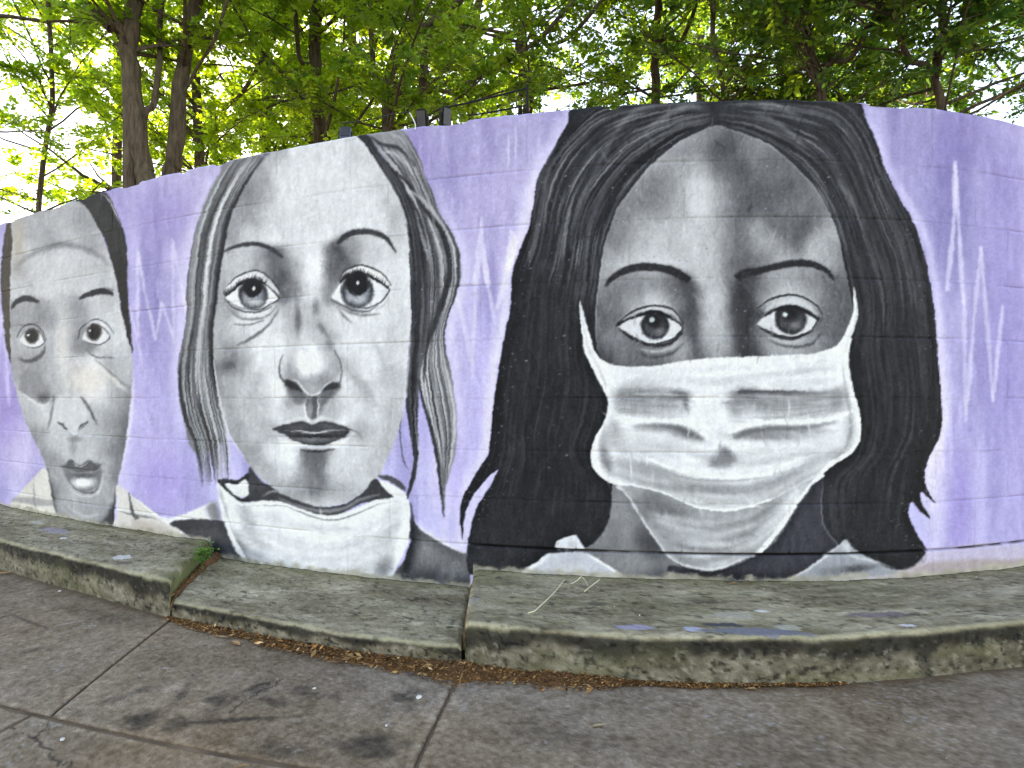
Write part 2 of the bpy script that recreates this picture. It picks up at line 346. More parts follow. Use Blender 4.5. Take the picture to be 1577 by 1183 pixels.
    p.poly([(92, 610), (118, 612), (134, 628), (137, 642), (128, 656), (116, 668), (104, 658), (90, 652), (84, 634)], 206, 2.5, .75)
    p.line([(88, 650), (97, 655), (104, 662)], [1, 4, 2], 66, .9, .7); p.line([(120, 666), (126, 657), (136, 650)], [1, 5, 2], 66, .9, .7)
    p.line([(89, 651), (103, 658), (115, 669), (127, 657), (136, 648)], 1.6, 222, .8); p.blob(115, 676, 12, 5, 134, .6); p.blob(112, 690, 6, 14, 150, .5)
    p.poly([(93, 719), (101, 716), (109, 708), (117, 714), (124, 717), (131, 713), (138, 709), (147, 714), (157, 717), (148, 725), (126, 728), (104, 724)], 96, 1.0, .9)
    p.blob(122, 720, 18, 4, 120, .5); p.poly([(96, 722), (110, 726), (126, 729), (146, 727), (157, 722), (156, 738), (150, 750), (134, 758), (118, 752), (106, 742)], 128, 1.2, .95)
    p.blob(128, 743, 19, 10, 220, .95); p.blob(128, 733, 18, 4, 92, .7); p.line([(97, 724), (108, 744), (120, 755), (136, 760), (151, 752), (158, 724)], 2, 84, .7); p.line([(104, 750), (120, 762), (140, 765), (156, 752), (160, 722)], 2.2, 216, .7, .8)
    p.line([(108, 712), (116, 716), (125, 719), (133, 715), (140, 710)], 1.4, 220, .7)
    p.poly([(126, 805), (150, 806), (166, 794), (174, 776), (182, 790), (176, 806), (160, 815), (136, 813)], 74, 2, .85); p.line([(96, 775), (130, 795), (160, 792)], 3, 206, .6, 1.2); p.line([(92, 780), (120, 803), (150, 808)], 3, 206, .5, 1.2); p.line([(179, 750), (176, 785)], [2, 5], 84, .8, 1); p.line([(72, 722), (79, 760), (86, 800)], [3, 6, 7], 84, .75, 1.2)
    p.clip = None
    s1 = [(71, 723), (53, 735), (30, 761), (12, 785), (40, 806), (87, 806), (80, 770)]
    p.poly(s1, (214, 209, 204), .8); p.line([(52, 738), (53, 770), (60, 800)], 3, 158, .7); p.poly([(26, 766), (80, 771), (82, 780), (24, 775)], 150, 1.2, .6); p.line([(20, 772), (50, 782), (85, 790)], 4, (238, 228, 214), .6, 1)
    p.poly([(179, 748), (200, 760), (220, 775), (245, 795), (285, 823), (258, 832), (200, 826), (172, 818), (182, 790)], (212, 208, 205), .8)
    p.line([(199, 760), (203, 785), (212, 800)], [2, 4, 7], 92, .85); p.line([(180, 787), (215, 795), (245, 800)], 3, 130, .7); p.poly([(206, 800), (235, 806), (270, 822), (230, 825), (206, 818)], (196, 184, 178), 2, .8); p.line([(204, 764), (240, 794), (284, 822)], 2.5, 236, .8)

    # ================= second face (middle)
    face2 = [(412, 234), (480, 214), (549, 207), (560, 221), (577, 245), (594, 271), (610, 298), (622, 326), (629, 363), (631, 400), (632, 441), (633, 492), (630, 522), (626, 570), (625, 600), (622, 621), (618, 651), (606, 686), (594, 712), (581, 738), (552, 764), (524, 777), (493, 781), (463, 775), (436, 763), (410, 743), (386, 719), (365, 686), (351, 661), (343, 633), (336, 603), (329, 563), (328, 522), (331, 486), (335, 451), (339, 410), (345, 383), (351, 348), (361, 318), (376, 290), (394, 261)]
    p.line([(336, 600), (344, 634), (352, 662), (368, 690), (388, 722)], 6, (238, 234, 246), .5, 1.5)
    p.poly(face2, 214, .8); p.setclip(face2)
    p.tones('420,245,170;400,270,150;430,262,205;470,235,215;520,225,215;550,220,200;575,250,195;385,300,135;410,300,165;440,300,215;480,290,215;520,280,215;560,270,212;590,280,190;365,330,150;390,335,165;420,330,205;460,330,215;510,330,215;560,320,215;600,310,190;615,330,175;355,360,150;385,360,195;420,360,212;460,360,216;500,360,216;540,345,212;580,340,208;620,360,190;350,395,175;375,398,190;400,398,165;420,400,95;440,405,130;455,395,200;480,395,218;505,395,130;518,390,85;540,378,150;570,378,195;600,385,205;622,395,205;345,420,170;365,410,190;400,408,160;425,418,110;440,425,85;458,420,190;485,425,222;504,420,110;516,415,100;610,420,215;625,440,205;340,450,160;345,480,165;445,450,105;458,448,160;485,455,215;502,448,130;512,450,150;605,470,215;625,480,200;340,510,170;365,505,200;400,500,215;430,495,205;447,480,175;459,475,176;460,495,164;460,515,182;475,490,195;485,475,182;492,500,180;510,490,205;540,500,212;580,500,215;615,510,205;338,540,165;355,545,150;375,535,190;400,535,222;430,530,225;450,530,200;470,535,215;490,520,192;507,528,176;530,535,215;570,540,222;610,550,205;345,565,125;360,560,120;380,560,195;405,560,222;428,560,215;445,565,165;475,560,238;500,560,210;515,560,160;540,565,185;565,570,220;600,580,190;617,590,190;340,595,150;360,590,180;385,590,190;410,595,210;430,600,230;450,585,150;480,592,165;505,585,145;530,590,215;555,600,195;585,610,205;612,620,190;350,630,165;375,630,190;400,620,190;425,630,215;450,630,190;510,625,180;540,630,215;575,640,210;605,650,185;365,665,165;390,665,190;410,665,180;560,665,180;580,680,200;595,690,180;390,700,165;420,695,215;445,700,228;475,705,130;495,705,120;520,705,210;550,705,205;575,715,190;410,725,175;440,725,210;470,730,160;490,735,110;515,730,190;545,735,195;435,750,170;460,755,160;485,755,115;510,760,165;540,757,175;480,775,200;510,774,200', 10)
    for b in ((484, 412, 17, 46, 226, .85), (470, 452, 7, 16, 208, .5), (459, 492, 5, 18, 108, .6), (486, 474, 6, 14, 122, .6), (495, 506, 5, 15, 120, .6, -35), (508, 530, 6, 12, 132, .5, -30), (476, 556, 23, 25, 242, .95), (420, 545, 26, 22, 228, .75, 20), (424, 592, 13, 28, 232, .65), (560, 535, 34, 40, 224, .55), (440, 700, 20, 18, 232, .75), (535, 712, 28, 26, 216, .6), (471, 524, 8, 18, 214, .6),
              (480, 285, 60, 44, 221, .6), (560, 310, 34, 40, 220, .5), (372, 562, 22, 6, 160, .5, -38), (392, 600, 6, 28, 184, .5, 18), (548, 585, 6, 34, 172, .6, -32), (566, 600, 5, 30, 176, .55, -30), (585, 545, 5, 26, 188, .5, -24), (352, 562, 9, 6, 100, .6, -20), (412, 512, 20, 5, 222, .5, -40)): p.blob(*b)
    # nose
    p.poly([(438, 588), (447, 587), (456, 592), (471, 608), (466, 622), (456, 622), (446, 610)], 104, 2, .85); p.poly([(438, 588), (448, 586), (458, 592), (468, 604), (456, 602), (444, 597)], 58, 1.2, .85)
    p.poly([(496, 604), (509, 592), (523, 591), (524, 600), (512, 612), (500, 626), (492, 640), (492, 618)], 108, 2, .85); p.poly([(496, 603), (508, 591), (523, 591), (520, 599), (507, 602)], 64, 1.2, .85)
    p.blob(447, 618, 12, 12, 150, .5); p.poly([(474, 612), (490, 612), (489, 640), (483, 651), (476, 642), (472, 628)], 98, 1.6, .9); p.blob(478, 630, 4, 12, 186, .6)
    p.line([(445, 585), (457, 587), (470, 602), (483, 609), (494, 604), (507, 590), (520, 586)], 3, 224, .8, 1); p.line([(490, 612), (491, 632), (488, 648)], 2, 220, .8); p.line([(471, 616), (470, 636), (478, 652)], 2.4, 232, .8)
    p.line([(437, 546), (432, 556), (431, 574), (438, 589)], [1.2, 2.5, 2.5, 4], 92, .75, .8); p.line([(516, 540), (524, 556), (527, 572), (524, 598)], [2, 2.5, 2.5, 3], 100, .75, .8); p.line([(433, 530), (430, 548), (424, 580)], 6, 226, .5, 1.5)
    p.line([(457, 470), (461, 490), (459, 514)], [3, 7, 3], 116, .4, 2)
    # mouth
    lipu = [(420, 661), (442, 654), (465, 649), (482, 654), (497, 649), (522, 654), (546, 664), (534, 663), (484, 666), (434, 666)]
    lipl = [(430, 664), (484, 667), (538, 663), (525, 677), (503, 683), (479, 684), (455, 679), (440, 671)]
    p.line([(418, 664), (440, 680), (479, 690), (510, 688), (536, 676), (548, 665)], 7, 232, .75, 1.5); p.line([(425, 655), (464, 644), (482, 649), (498, 644), (530, 653)], 4, 224, .6, 1.2)
    p.poly(lipu, 84, .8); p.poly(lipl, 82, .8); p.blob(462, 657, 16, 4, 100, .6, -8); p.blob(504, 656, 16, 4, 104, .6, 6); p.blob(480, 677, 38, 4, 128, .7); p.blob(484, 672, 44, 2.2, 50, .7)
    p.line([(436, 665), (460, 664), (484, 667), (510, 663), (534, 662)], 1.6, 206, .9); p.line([(438, 671), (456, 680), (480, 685), (506, 683), (526, 676)], 1.8, 50, .8); p.line([(543, 663), (553, 667), (559, 680)], [3, 4, 1], 128, .6, 1)
    p.poly([(446, 690), (480, 695), (518, 692), (500, 699), (495, 712), (490, 735), (482, 730), (474, 706), (462, 696)], 100, 5, .75); p.line([(462, 693), (485, 696), (516, 692)], [1, 4, 1], 52, .85, 1)
    p.blob(484, 712, 14, 14, 116, .55); p.blob(482, 745, 16, 26, 140, .5)
    # brows
    def brow(pts, w, g=66, n=50, h=6, sd=1):
        r = np.random.RandomState(sd); p.line(pts, w, g, .9, 1.0); P = spl(pts)
        for k in range(n):
            q = P[r.randint(len(P))]; dx = r.uniform(1, 5); p.line([q, q + (dx, -r.uniform(1, h))], 1.2, g if r.rand() < .75 else 190, .6, .5)
    brow([(344, 389), (361, 381), (386, 376), (406, 379), (422, 386), (437, 398)], [2.5, 5, 7, 6, 7, 3], 70, 60, 7, 2)
    brow([(520, 376), (533, 364), (551, 358), (571, 358), (590, 364), (602, 376), (610, 390)], [5, 9, 9, 8, 8, 5, 2], 66, 60, 6, 3)
    # eyes
    def eye(w, ic, ir, pc, pr, crease, hl, lash, skin, seed, iris_g=(134, 140, 150)):
        p.poly(w, 214, .6); keep = p.clip; p.setclip(w)
        p.blob(ic[0], ic[1], ir, ir * 1.02, 58, 1, p=6); p.blob(ic[0] + 1, ic[1] + 3, ir * .8, ir * .8, iris_g, .95, p=3); p.blob(ic[0] + 3, ic[1] + ir * .5, ir * .5, ir * .25, 190, .7); p.blob(ic[0] - ir * .5, ic[1] + ir * .35, ir * .2, ir * .3, 172, .6)
        p.blob(pc[0], pc[1], pr, pr, 40, 1, p=5); p.blob(pc[0], pc[1] - pr * .9, ir * 1.1, pr * .5, 40, .95, p=2)
        p.clip = keep; n = len(lash)
        p.line(w + [w[0]], 2, 58, .9, .6); p.line(lash, [2, 4.5, 5.5, 4, 2.5], 46, .95, .7); p.line(crease, [1, 2.3, 2.6, 2.3, 1.2], 60, .9, .6)
        p.blob(hl[0], hl[1], 2.4, 3.4, 236, 1, p=2)
        P = spl(lash); r = np.random.RandomState(seed)
        for k in range(30):
            i = int(k / 29. * (len(P) - 1)); q = P[i]; d = (k / 29. - .5) * 5
            p.line([q + (0, 1), q + (d * .5, -4), q + (d, -r.uniform(5, 9))], [1.6, 1.2, .5], 44, .85, .4)
    p.poly([(349, 442), (365, 428), (390, 419), (406, 422), (422, 436), (430, 455), (408, 438), (390, 431), (372, 437), (352, 455)], 216, 1.2, .8); p.blob(412, 432, 9, 5, 160, .5, 35)
    eye([(347, 458), (359, 449), (373, 438), (392, 432), (408, 438), (422, 449), (429, 461), (414, 471), (400, 478), (382, 477), (363, 470)], (390, 454), 23, (389, 444), 14.5, [(349, 442), (365, 427), (390, 417), (406, 421), (422, 436), (433, 452)], (391, 444), [(347, 456), (360, 447), (374, 436), (392, 431), (409, 437)], 0, 4)
    p.line([(347, 460), (360, 474), (380, 481), (400, 481), (420, 472)], [2, 2.4, 2.4, 2.4, 1], 60, .75, .6); p.line([(349, 470), (368, 489), (392, 492), (414, 486), (429, 471)], [1, 3, 3.4, 3, 1], 112, .7, 1); p.line([(360, 500), (386, 500), (408, 493)], [1, 3, 1], 84, .75, .9)
    p.line([(431, 474), (419, 495), (402, 512), (382, 525), (365, 533)], [1, 3, 4, 4, 1.5], 104, .75, 1); p.line([(352, 482), (372, 497), (400, 496)], 5, 222, .5, 1.4)
    p.poly([(519, 438), (531, 420), (551, 411), (571, 413), (589, 424), (601, 440), (588, 434), (571, 425), (551, 420), (533, 427)], 226, 1.2, .9)
    eye([(510, 460), (520, 442), (533, 429), (551, 421), (571, 427), (588, 437), (600, 446), (594, 459), (581, 469), (565, 475), (545, 474), (525, 468)], (550, 449), 26, (550, 438), 18, [(518, 438), (531, 419), (551, 409), (571, 412), (590, 423), (603, 440)], (551, 436), [(524, 436), (535, 426), (552, 420), (572, 427), (598, 444)], 0, 5)
    p.line([(510, 462), (525, 470), (545, 478), (566, 480), (584, 470)], [2, 2, 5, 3, 1], 84, .75, .8); p.line([(520, 472), (541, 482), (562, 486), (588, 484)], [1, 4, 4, 1], 116, .7, 1); p.line([(520, 474), (530, 486), (543, 499)], [1, 4, 1], 112, .7, 1); p.line([(575, 478), (590, 472), (600, 460)], 2, 150, .5, 1)
    p.clip = None
    # mask pulled under the chin
    p.poly([(386, 719), (400, 738), (420, 752), (450, 768), (490, 781), (530, 777), (560, 758), (579, 738), (607, 767), (560, 775), (520, 794), (490, 794), (440, 776), (380, 770), (384, 735)], 82, .8)
    p.poly([(582, 734), (602, 734), (622, 747), (624, 757), (606, 746)], 98, .8, .95); p.poly([(583, 740), (604, 747), (624, 760), (624, 768), (606, 766)], 224, .8)
    p.line([(430, 768), (463, 781), (497, 788), (530, 784), (556, 770), (585, 762)], [2, 5, 6, 5, 4, 2], 160, .8, 1.4); p.line([(402, 766), (425, 757), (445, 766)], 3, 176, .7, 1)
    p.poly([(336, 740), (349, 737), (366, 740), (384, 729), (383, 742), (366, 748), (350, 746), (370, 766), (384, 768), (384, 778), (372, 776), (352, 764), (338, 752)], 62, .8); p.poly([(347, 745), (364, 747), (380, 739), (383, 762), (364, 764)], 218, .8); p.line([(374, 746), (372, 758)], 3, 120, .6)
    maskb = [(335, 744), (351, 758), (373, 774), (402, 772), (432, 773), (463, 784), (497, 794), (528, 791), (554, 781), (580, 771), (612, 767), (627, 766), (632, 793), (629, 832), (616, 864), (598, 895), (560, 905), (470, 895), (390, 880), (364, 845), (346, 804), (337, 765)]
    p.poly(maskb, 232, .8); p.setclip(maskb)
    for b in ((470, 850, 90, 40, 236, .8), (385, 810, 12, 50, 168, .7, -22), (372, 850, 14, 50, 120, .75, -36), (400, 850, 26, 20, 186, .6, 40), (420, 800, 20, 22, 206, .5), (600, 820, 14, 60, 196, .6, 14), (590, 875, 16, 22, 140, .75, 30), (570, 860, 30, 14, 200, .6, -40), (520, 870, 50, 10, 206, .6, 14), (500, 815, 60, 8, 208, .5, 4), (430, 880, 30, 12, 200, .6), (345, 780, 4, 34, 160, .6, -14)): p.blob(*b)
    p.strands([(350, 775), (420, 800), (520, 820), (625, 790)], [(370, 850), (440, 890), (540, 890), (610, 870)], 50, [194, 246, 206, 240], (4, 12), (.18, .36), 21, (.25, .7), f=2.2)
    p.strands([(500, 900), (560, 860), (628, 800)], [(400, 880), (500, 840), (620, 780)], 18, [190, 246, 204], (4, 10), (.18, .32), 22, (.3, .7), f=2.2)
    p.line([(372, 778), (402, 779), (440, 780), (470, 792), (500, 801), (530, 799), (556, 789), (585, 777), (615, 772)], 2.2, 112, .75, .8); p.line([(338, 750), (352, 763), (373, 778), (402, 775), (432, 776), (464, 787), (497, 797), (528, 795)], 2.4, 240, .8, .8); p.line([(338, 756), (350, 806), (368, 846), (388, 874)], 4, 244, .75, 1); p.line([(629, 770), (634, 795), (630, 834), (617, 866)], 4, 246, .85, 1)
    p.clip = None
    # jacket
    p.poly([(240, 796), (268, 797), (300, 785), (330, 773), (337, 790), (336, 806), (290, 806), (262, 806)], (226, 224, 234), 1); p.poly([(318, 783), (332, 774), (341, 800), (330, 808)], 120, 2, .75)
    p.poly([(262, 806), (300, 800), (334, 803), (349, 806), (356, 830), (368, 852), (374, 872), (350, 866), (330, 858), (310, 840), (282, 820)], 84, 1.2, 1, True, .15); p.line([(339, 765), (348, 803), (366, 845), (388, 876)], 7, 240, .85, 1); p.blob(336, 846, 8, 16, 50, .7); p.blob(300, 810, 20, 6, 70, .5)
    sh2 = [(633, 800), (644, 812), (660, 823), (694, 843), (722, 856), (726, 884), (718, 908), (680, 905), (640, 900), (606, 892), (624, 860), (633, 830)]
    p.poly(sh2, 104, 1); p.setclip(sh2); p.blob(630, 850, 10, 50, 52, .85, 8); p.blob(660, 850, 18, 18, 140, .6, 40); p.blob(690, 870, 26, 16, 122, .5, 30); p.blob(655, 890, 24, 14, 70, .7); p.blob(705, 895, 20, 10, 90, .5); p.clip = None
    p.line([(634, 800), (660, 822), (694, 842), (722, 855)], 4, 222, .8, 1, rough=.0); p.line([(632, 775), (636, 800), (634, 830)], [2, 5, 8], 58, .75, 1)
    # hair of the second face, left lock
    Lh = [(352, 249), (335, 273), (319, 306), (309, 334), (300, 367), (294, 405), (290, 451), (292, 477), (287, 518), (280, 548), (276, 585), (277, 615), (284, 648), (296, 680), (304, 715), (309, 752)]
    Rh = [(414, 234), (394, 261), (376, 290), (361, 318), (351, 348), (345, 383), (339, 415), (335, 451), (330, 486), (328, 522), (329, 563), (335, 600), (342, 633), (350, 665), (354, 700), (355, 742)]
    p.line([(x - 6, y) for x, y in Lh[:14]], 16, (222, 216, 240), .5, 5)
    p.poly(Lh[:13] + [(294, 690), (312, 700), (330, 690), (348, 672)] + Rh[:13][::-1], 132, 1.2)
    p.strands(Lh, Rh, 60, [78, 96, 84], (2, 6), (.5, .8), 31, (.25, .8)); p.strands(Lh, Rh, 60, [196, 182, 208, (176, 170, 160)], (1.5, 4.5), (.5, .85), 32, (.25, .8)); p.strands(Lh, Rh, 40, [52, 60], (1.5, 3.5), (.6, .9), 33, (.3, .8)); p.strands(Lh, Rh, 20, [216, (170, 186, 196)], (1, 2), (.6, .9), 34, (.2, .6))
    p.strands(Lh, Rh, 30, [60, 90, 176], (1, 3), (.5, .8), 35, (.2, .4), t0=.7)
    for a, g, w in ((.02, 70, 3), (.13, 196, 8), (.28, 62, 7), (.42, 88, 9), (.56, 204, 8), (.68, 120, 5), (.8, 190, 6), (.93, 56, 9)):
        A, B = spl(Lh), spl(Rh); P = (A * (1 - a) + B * a); p.line(P[:int(len(P) * .86):3], w, g, .6, 1.1, raw=True)
    # right lock
    dk = [(549, 208), (566, 206), (586, 237), (610, 265), (626, 293), (643, 322), (655, 355), (661, 400), (664, 450), (660, 520), (648, 570), (644, 640), (645, 690), (645, 706), (640, 738), (630, 765), (626, 766), (636, 720), (636, 694), (630, 661), (625, 621), (627, 570), (631, 522), (634, 492), (632, 441), (630, 400), (629, 363), (622, 326), (610, 298), (594, 271), (577, 245), (560, 221)]
    outer = [(566, 205), (590, 199), (612, 196), (632, 216), (648, 247), (656, 275), (667, 298), (675, 326), (688, 346), (701, 369), (709, 393), (711, 419), (709, 435), (701, 461), (691, 486), (686, 510), (687, 538), (693, 563), (698, 593), (701, 620), (704, 651), (703, 692), (694, 726), (687, 752), (684, 796), (680, 759), (673, 706), (663, 657), (652, 620), (645, 585), (650, 540), (650, 480), (640, 420), (640, 340), (610, 270)]
    p.line([(655, 250), (676, 300), (696, 345), (715, 385), (718, 425), (706, 468), (694, 510), (702, 580), (711, 650), (708, 700), (694, 760)], 14, (224, 218, 244), .55, 4.5)
    p.poly(outer, 146, 1); p.setclip(outer, dk)
    Lr = [(556, 208), (585, 238), (612, 268), (630, 300), (645, 335), (655, 380), (660, 430), (660, 480), (654, 530), (650, 580), (660, 640), (672, 700), (682, 780)]
    Rr = [(615, 196), (634, 220), (650, 250), (664, 292), (684, 340), (704, 372), (711, 410), (706, 450), (690, 492), (688, 540), (698, 595), (704, 655), (690, 740)]
    p.strands(Lr, Rr, 70, [188, 172, 200, 160], (1.5, 5), (.4, .8), 41, (.15, .6)); p.strands(Lr, Rr, 60, [92, 70, 110], (1.2, 4), (.5, .85), 42, (.15, .6)); p.strands(Lr, Rr, 24, [54, 212], (1, 2.2), (.6, .9), 43, (.15, .5))
    p.poly([(570, 214), (600, 206), (622, 222), (636, 250), (612, 232), (590, 226)], 142, 2, .7); p.line([(572, 212), (590, 224), (612, 228), (630, 244), (640, 258)], [2, 6, 6, 3, 2], 66, .8, 1); p.line([(584, 236), (606, 236), (628, 256), (640, 272)], 5, 190, .6, 1.2); p.line([(596, 206), (618, 214), (632, 232)], 4, 176, .6, 1)
    p.line([(610, 264), (632, 288), (660, 330), (678, 352), (690, 383), (693, 419), (689, 443), (679, 471), (667, 506), (658, 532), (654, 560), (653, 590)], [4, 5, 7, 8, 9, 9, 9, 9, 8, 6, 4, 2], 64, .9, .8); p.line([(626, 290), (650, 308), (680, 345), (698, 380), (703, 412)], [3, 6, 5, 4, 2], 190, .6, 1)
    p.poly(dk, 66, 1); p.setclip(dk); p.strands([(556, 214), (610, 298), (630, 380), (633, 480), (628, 580), (632, 660), (632, 760)], [(575, 214), (640, 310), (660, 400), (660, 500), (645, 600), (645, 690), (640, 750)], 60, [92, 110, 52, 46, 84], (1, 3), (.4, .8), 44, (.2, .6)); p.line([(640, 325), (652, 372), (668, 420), (672, 440)], [1, 5, 4, 1], 168, .6, .8); p.line([(650, 400), (652, 470), (646, 560), (640, 640)], 4, 118, .6, 1); p.clip = None
    p.line([(660, 300), (672, 360), (684, 400), (684, 430)], 5, 168, .5, 1)
    p.line([(645, 585), (652, 620), (664, 660), (674, 708), (680, 760), (684, 797)], [3, 5, 6, 5, 4, 1], 64, .9, .7); p.line([(652, 590), (664, 640), (678, 690), (684, 730)], 3, 206, .6, .8); p.line([(690, 570), (697, 620), (698, 680), (690, 730)], 6, 176, .6, 1.4)
    p.line([(620, 631), (617, 660), (621, 706), (631, 729)], 2, 90, .8); p.line([(640, 600), (640, 650), (646, 700), (643, 730), (634, 758)], 2, 190, .6); p.line([(634, 495), (631, 530), (626, 600), (620, 650)], 3, 236, .6, 1)

    # ================= third face (right)
    hair3 = [(889, 162), (1000, 148), (1100, 144), (1200, 145), (1313, 150), (1336, 188), (1354, 229), (1364, 262), (1387, 307), (1402, 333), (1417, 368), (1428, 406), (1433, 439), (1440, 490), (1446, 560), (1451, 620), (1452, 645), (1448, 673), (1434, 701), (1425, 726), (1426, 749), (1437, 769), (1447, 777), (1431, 768), (1419, 758), (1420, 775), (1433, 800), (1413, 783), (1405, 772), (1400, 791), (1406, 810), (1417, 830), (1426, 846), (1428, 863), (1414, 871), (1392, 879), (1300, 884), (1100, 884), (900, 884), (809, 884), (740, 886), (722, 880), (720, 845), (726, 812), (735, 782), (746, 764), (762, 737), (767, 723), (741, 748), (723, 774), (715, 803), (713, 832), (709, 800), (711, 775), (721, 752), (741, 718), (753, 698), (757, 665), (760, 625), (772, 548), (786, 477), (789, 432), (796, 399), (813, 358), (822, 318), (827, 282), (846, 241), (874, 191)]
    glow = np.array(hair3)
    p.line([(880, 165), (860, 200), (835, 245), (818, 285), (812, 320), (800, 362), (785, 400), (779, 435), (776, 480), (762, 548), (752, 620), (748, 690), (716, 748), (704, 800)], 14, (232, 228, 246), .65, 5)
    p.line([(1345, 190), (1366, 250), (1400, 312), (1428, 370), (1440, 430), (1452, 540), (1458, 640), (1436, 715), (1430, 745)], 10, (226, 220, 244), .45, 3.5)
    p.poly(hair3, (52, 54, 60), .7); p.setclip(hair3)
    L3 = [(1098, 150), (1000, 152), (925, 166), (880, 200), (846, 241), (826, 290), (813, 358), (795, 410), (787, 477), (772, 548), (760, 621), (755, 690), (735, 740), (722, 800)]
    R3 = [(1100, 194), (1060, 208), (1016, 240), (973, 288), (945, 335), (930, 380), (922, 440), (915, 500), (918, 560), (932, 610), (925, 660), (912, 700), (935, 750), (930, 810)]
    L4 = [(1108, 150), (1200, 148), (1295, 154), (1336, 195), (1356, 240), (1387, 310), (1415, 370), (1430, 440), (1443, 540), (1449, 640), (1430, 705), (1420, 760), (1405, 830)]
    R4 = [(1105, 194), (1161, 210), (1209, 240), (1245, 275), (1280, 330), (1298, 390), (1312, 450), (1318, 500), (1312, 560), (1324, 640), (1310, 710), (1270, 750), (1275, 830)]
    for q in ((830, 700, 130, 200, (37, 39, 44), .9), (1380, 700, 100, 210, (37, 39, 43), .9), (860, 480, 60, 120, (46, 48, 52), .6), (1360, 480, 60, 120, (46, 48, 54), .6)): p.blob(*q)
    p.strands(L3, R3, 90, [40, 36, 46], (3, 9), (.4, .7), 51, (.15, .5)); p.strands(L4, R4, 80, [40, 38, 46], (3, 9), (.4, .7), 52, (.15, .5))
    p.strands(L3, R3, 120, [84, 96, 76, 112], (1.5, 5), (.25, .6), 53, (.08, .3), t1=.55); p.strands(L3, R3, 46, [138, 124, 152], (1, 2.6), (.35, .75), 54, (.05, .2), t0=.04, t1=.48)
    p.strands(L4, R4, 90, [84, 92, 76, 104], (1.5, 6), (.25, .55), 55, (.08, .3), t1=.6); p.strands(L4, R4, 26, [132, 118, 146], (1, 3), (.3, .65), 56, (.05, .16), t0=.04, t1=.42)
    p.strands(L3, R3, 60, [60, 66, 30], (2, 6), (.25, .5), 57, (.1, .3), t0=.5); p.strands(L4, R4, 60, [62, 70, 30], (2, 7), (.25, .5), 58, (.1, .35), t0=.4)
    for pts, w, g in (([(860, 210), (842, 270), (836, 330), (820, 385), (806, 410)], 7, 112), ([(1010, 166), (960, 190), (935, 230), (900, 300), (885, 350)], 5, 118), ([(1030, 158), (985, 168), (950, 196)], 6, 128), ([(1088, 172), (1050, 168), (1015, 188), (985, 215)], 8, 130), ([(1086, 166), (1060, 164), (1040, 172)], 6, 150), ([(965, 250), (940, 280), (915, 330), (900, 400)], 5, 92),
                      ([(1128, 162), (1165, 158), (1205, 166), (1230, 182)], 6, 130), ([(1150, 172), (1190, 186), (1222, 210), (1245, 232)], 7, 128), ([(1240, 195), (1275, 235), (1300, 285), (1320, 340)], 9, 86), ([(1285, 270), (1305, 300), (1315, 322)], 5, 134), ([(1350, 285), (1375, 335), (1395, 400), (1405, 470)], 9, 80), ([(1330, 200), (1355, 270)], 6, 84), ([(1400, 360), (1418, 440), (1430, 540)], 7, 84)):
        p.line(pts, w, g, .55, 1.8)
    p.line([(1104, 150), (1100, 170), (1104, 194)], [5, 9, 14], 44, .8, 2)
    p.clip = None
    face3 = [(1102, 194), (1125, 200), (1161, 213), (1186, 224), (1209, 244), (1242, 274), (1265, 305), (1280, 333), (1293, 368), (1300, 406), (1309, 450), (1315, 490), (1312, 515), (1302, 545), (1280, 565), (1200, 575), (1080, 578), (980, 578), (940, 568), (925, 548), (919, 526), (918, 486), (921, 451), (925, 416), (930, 385), (935, 368), (945, 338), (955, 315), (973, 292), (996, 262), (1016, 244), (1044, 221), (1072, 206)]
    p.poly(face3, 128, .8); p.setclip(face3)
    p.tones('1100,205,115;1075,215,135;1050,232,140;1120,225,80;1105,240,95;1150,225,120;1170,240,125;1190,250,105;1020,255,145;1050,260,165;1080,260,170;1110,262,110;1140,262,90;1180,270,110;1215,270,105;1235,285,100;985,285,130;1010,290,128;1040,290,150;1065,290,200;1085,290,205;1110,290,150;1135,290,100;1170,300,90;1210,300,95;1250,300,125;965,315,125;990,320,125;1020,320,140;1045,320,165;1070,315,208;1095,315,190;1120,320,130;1150,325,95;1190,325,100;1220,320,120;1260,325,110;955,340,120;975,345,160;1000,345,178;1040,345,190;1080,345,200;1110,350,165;1135,350,110;1165,350,150;1200,345,110;1240,345,95;1275,345,150;945,370,115;962,370,140;980,375,180;1010,375,192;1040,375,185;1060,375,195;1090,375,185;1120,380,150;1140,380,105;1170,375,160;1195,378,150;1225,375,95;1262,372,165;1280,375,175;1295,385,110;935,395,150;960,398,185;1000,400,190;1040,400,190;1075,400,195;1100,400,180;1125,405,120;1140,405,95;1170,400,120;1210,395,165;1250,392,175;1280,400,170;1300,410,105;930,425,150;1080,425,185;1100,430,190;1120,430,140;1135,435,85;925,460,110;940,450,120;970,440,130;1000,435,145;1030,440,120;1055,445,75;1075,455,150;1095,465,205;1110,465,190;1130,470,95;1145,455,62;1165,445,75;1190,435,150;1220,425,150;1250,425,135;1275,435,110;1300,445,90;930,490,105;945,475,115;975,468,160;1010,465,195;1040,468,140;1060,480,70;1080,490,150;1100,495,200;1115,495,170;1135,495,75;1150,485,60;1180,455,170;1215,450,185;1250,455,160;1275,465,110;1300,480,95;930,520,110;945,520,130;1065,515,95;1085,520,150;1100,520,190;1120,520,160;1140,520,85;1158,515,80;1175,515,150;1275,505,110;1295,505,95;930,545,85;955,540,120;985,548,115;1020,548,120;1045,540,165;1060,535,160;1078,545,95;1100,540,185;1120,542,150;1140,540,90;1160,540,70;1185,538,165;1215,540,170;1250,535,150;1285,525,125', 12.5)
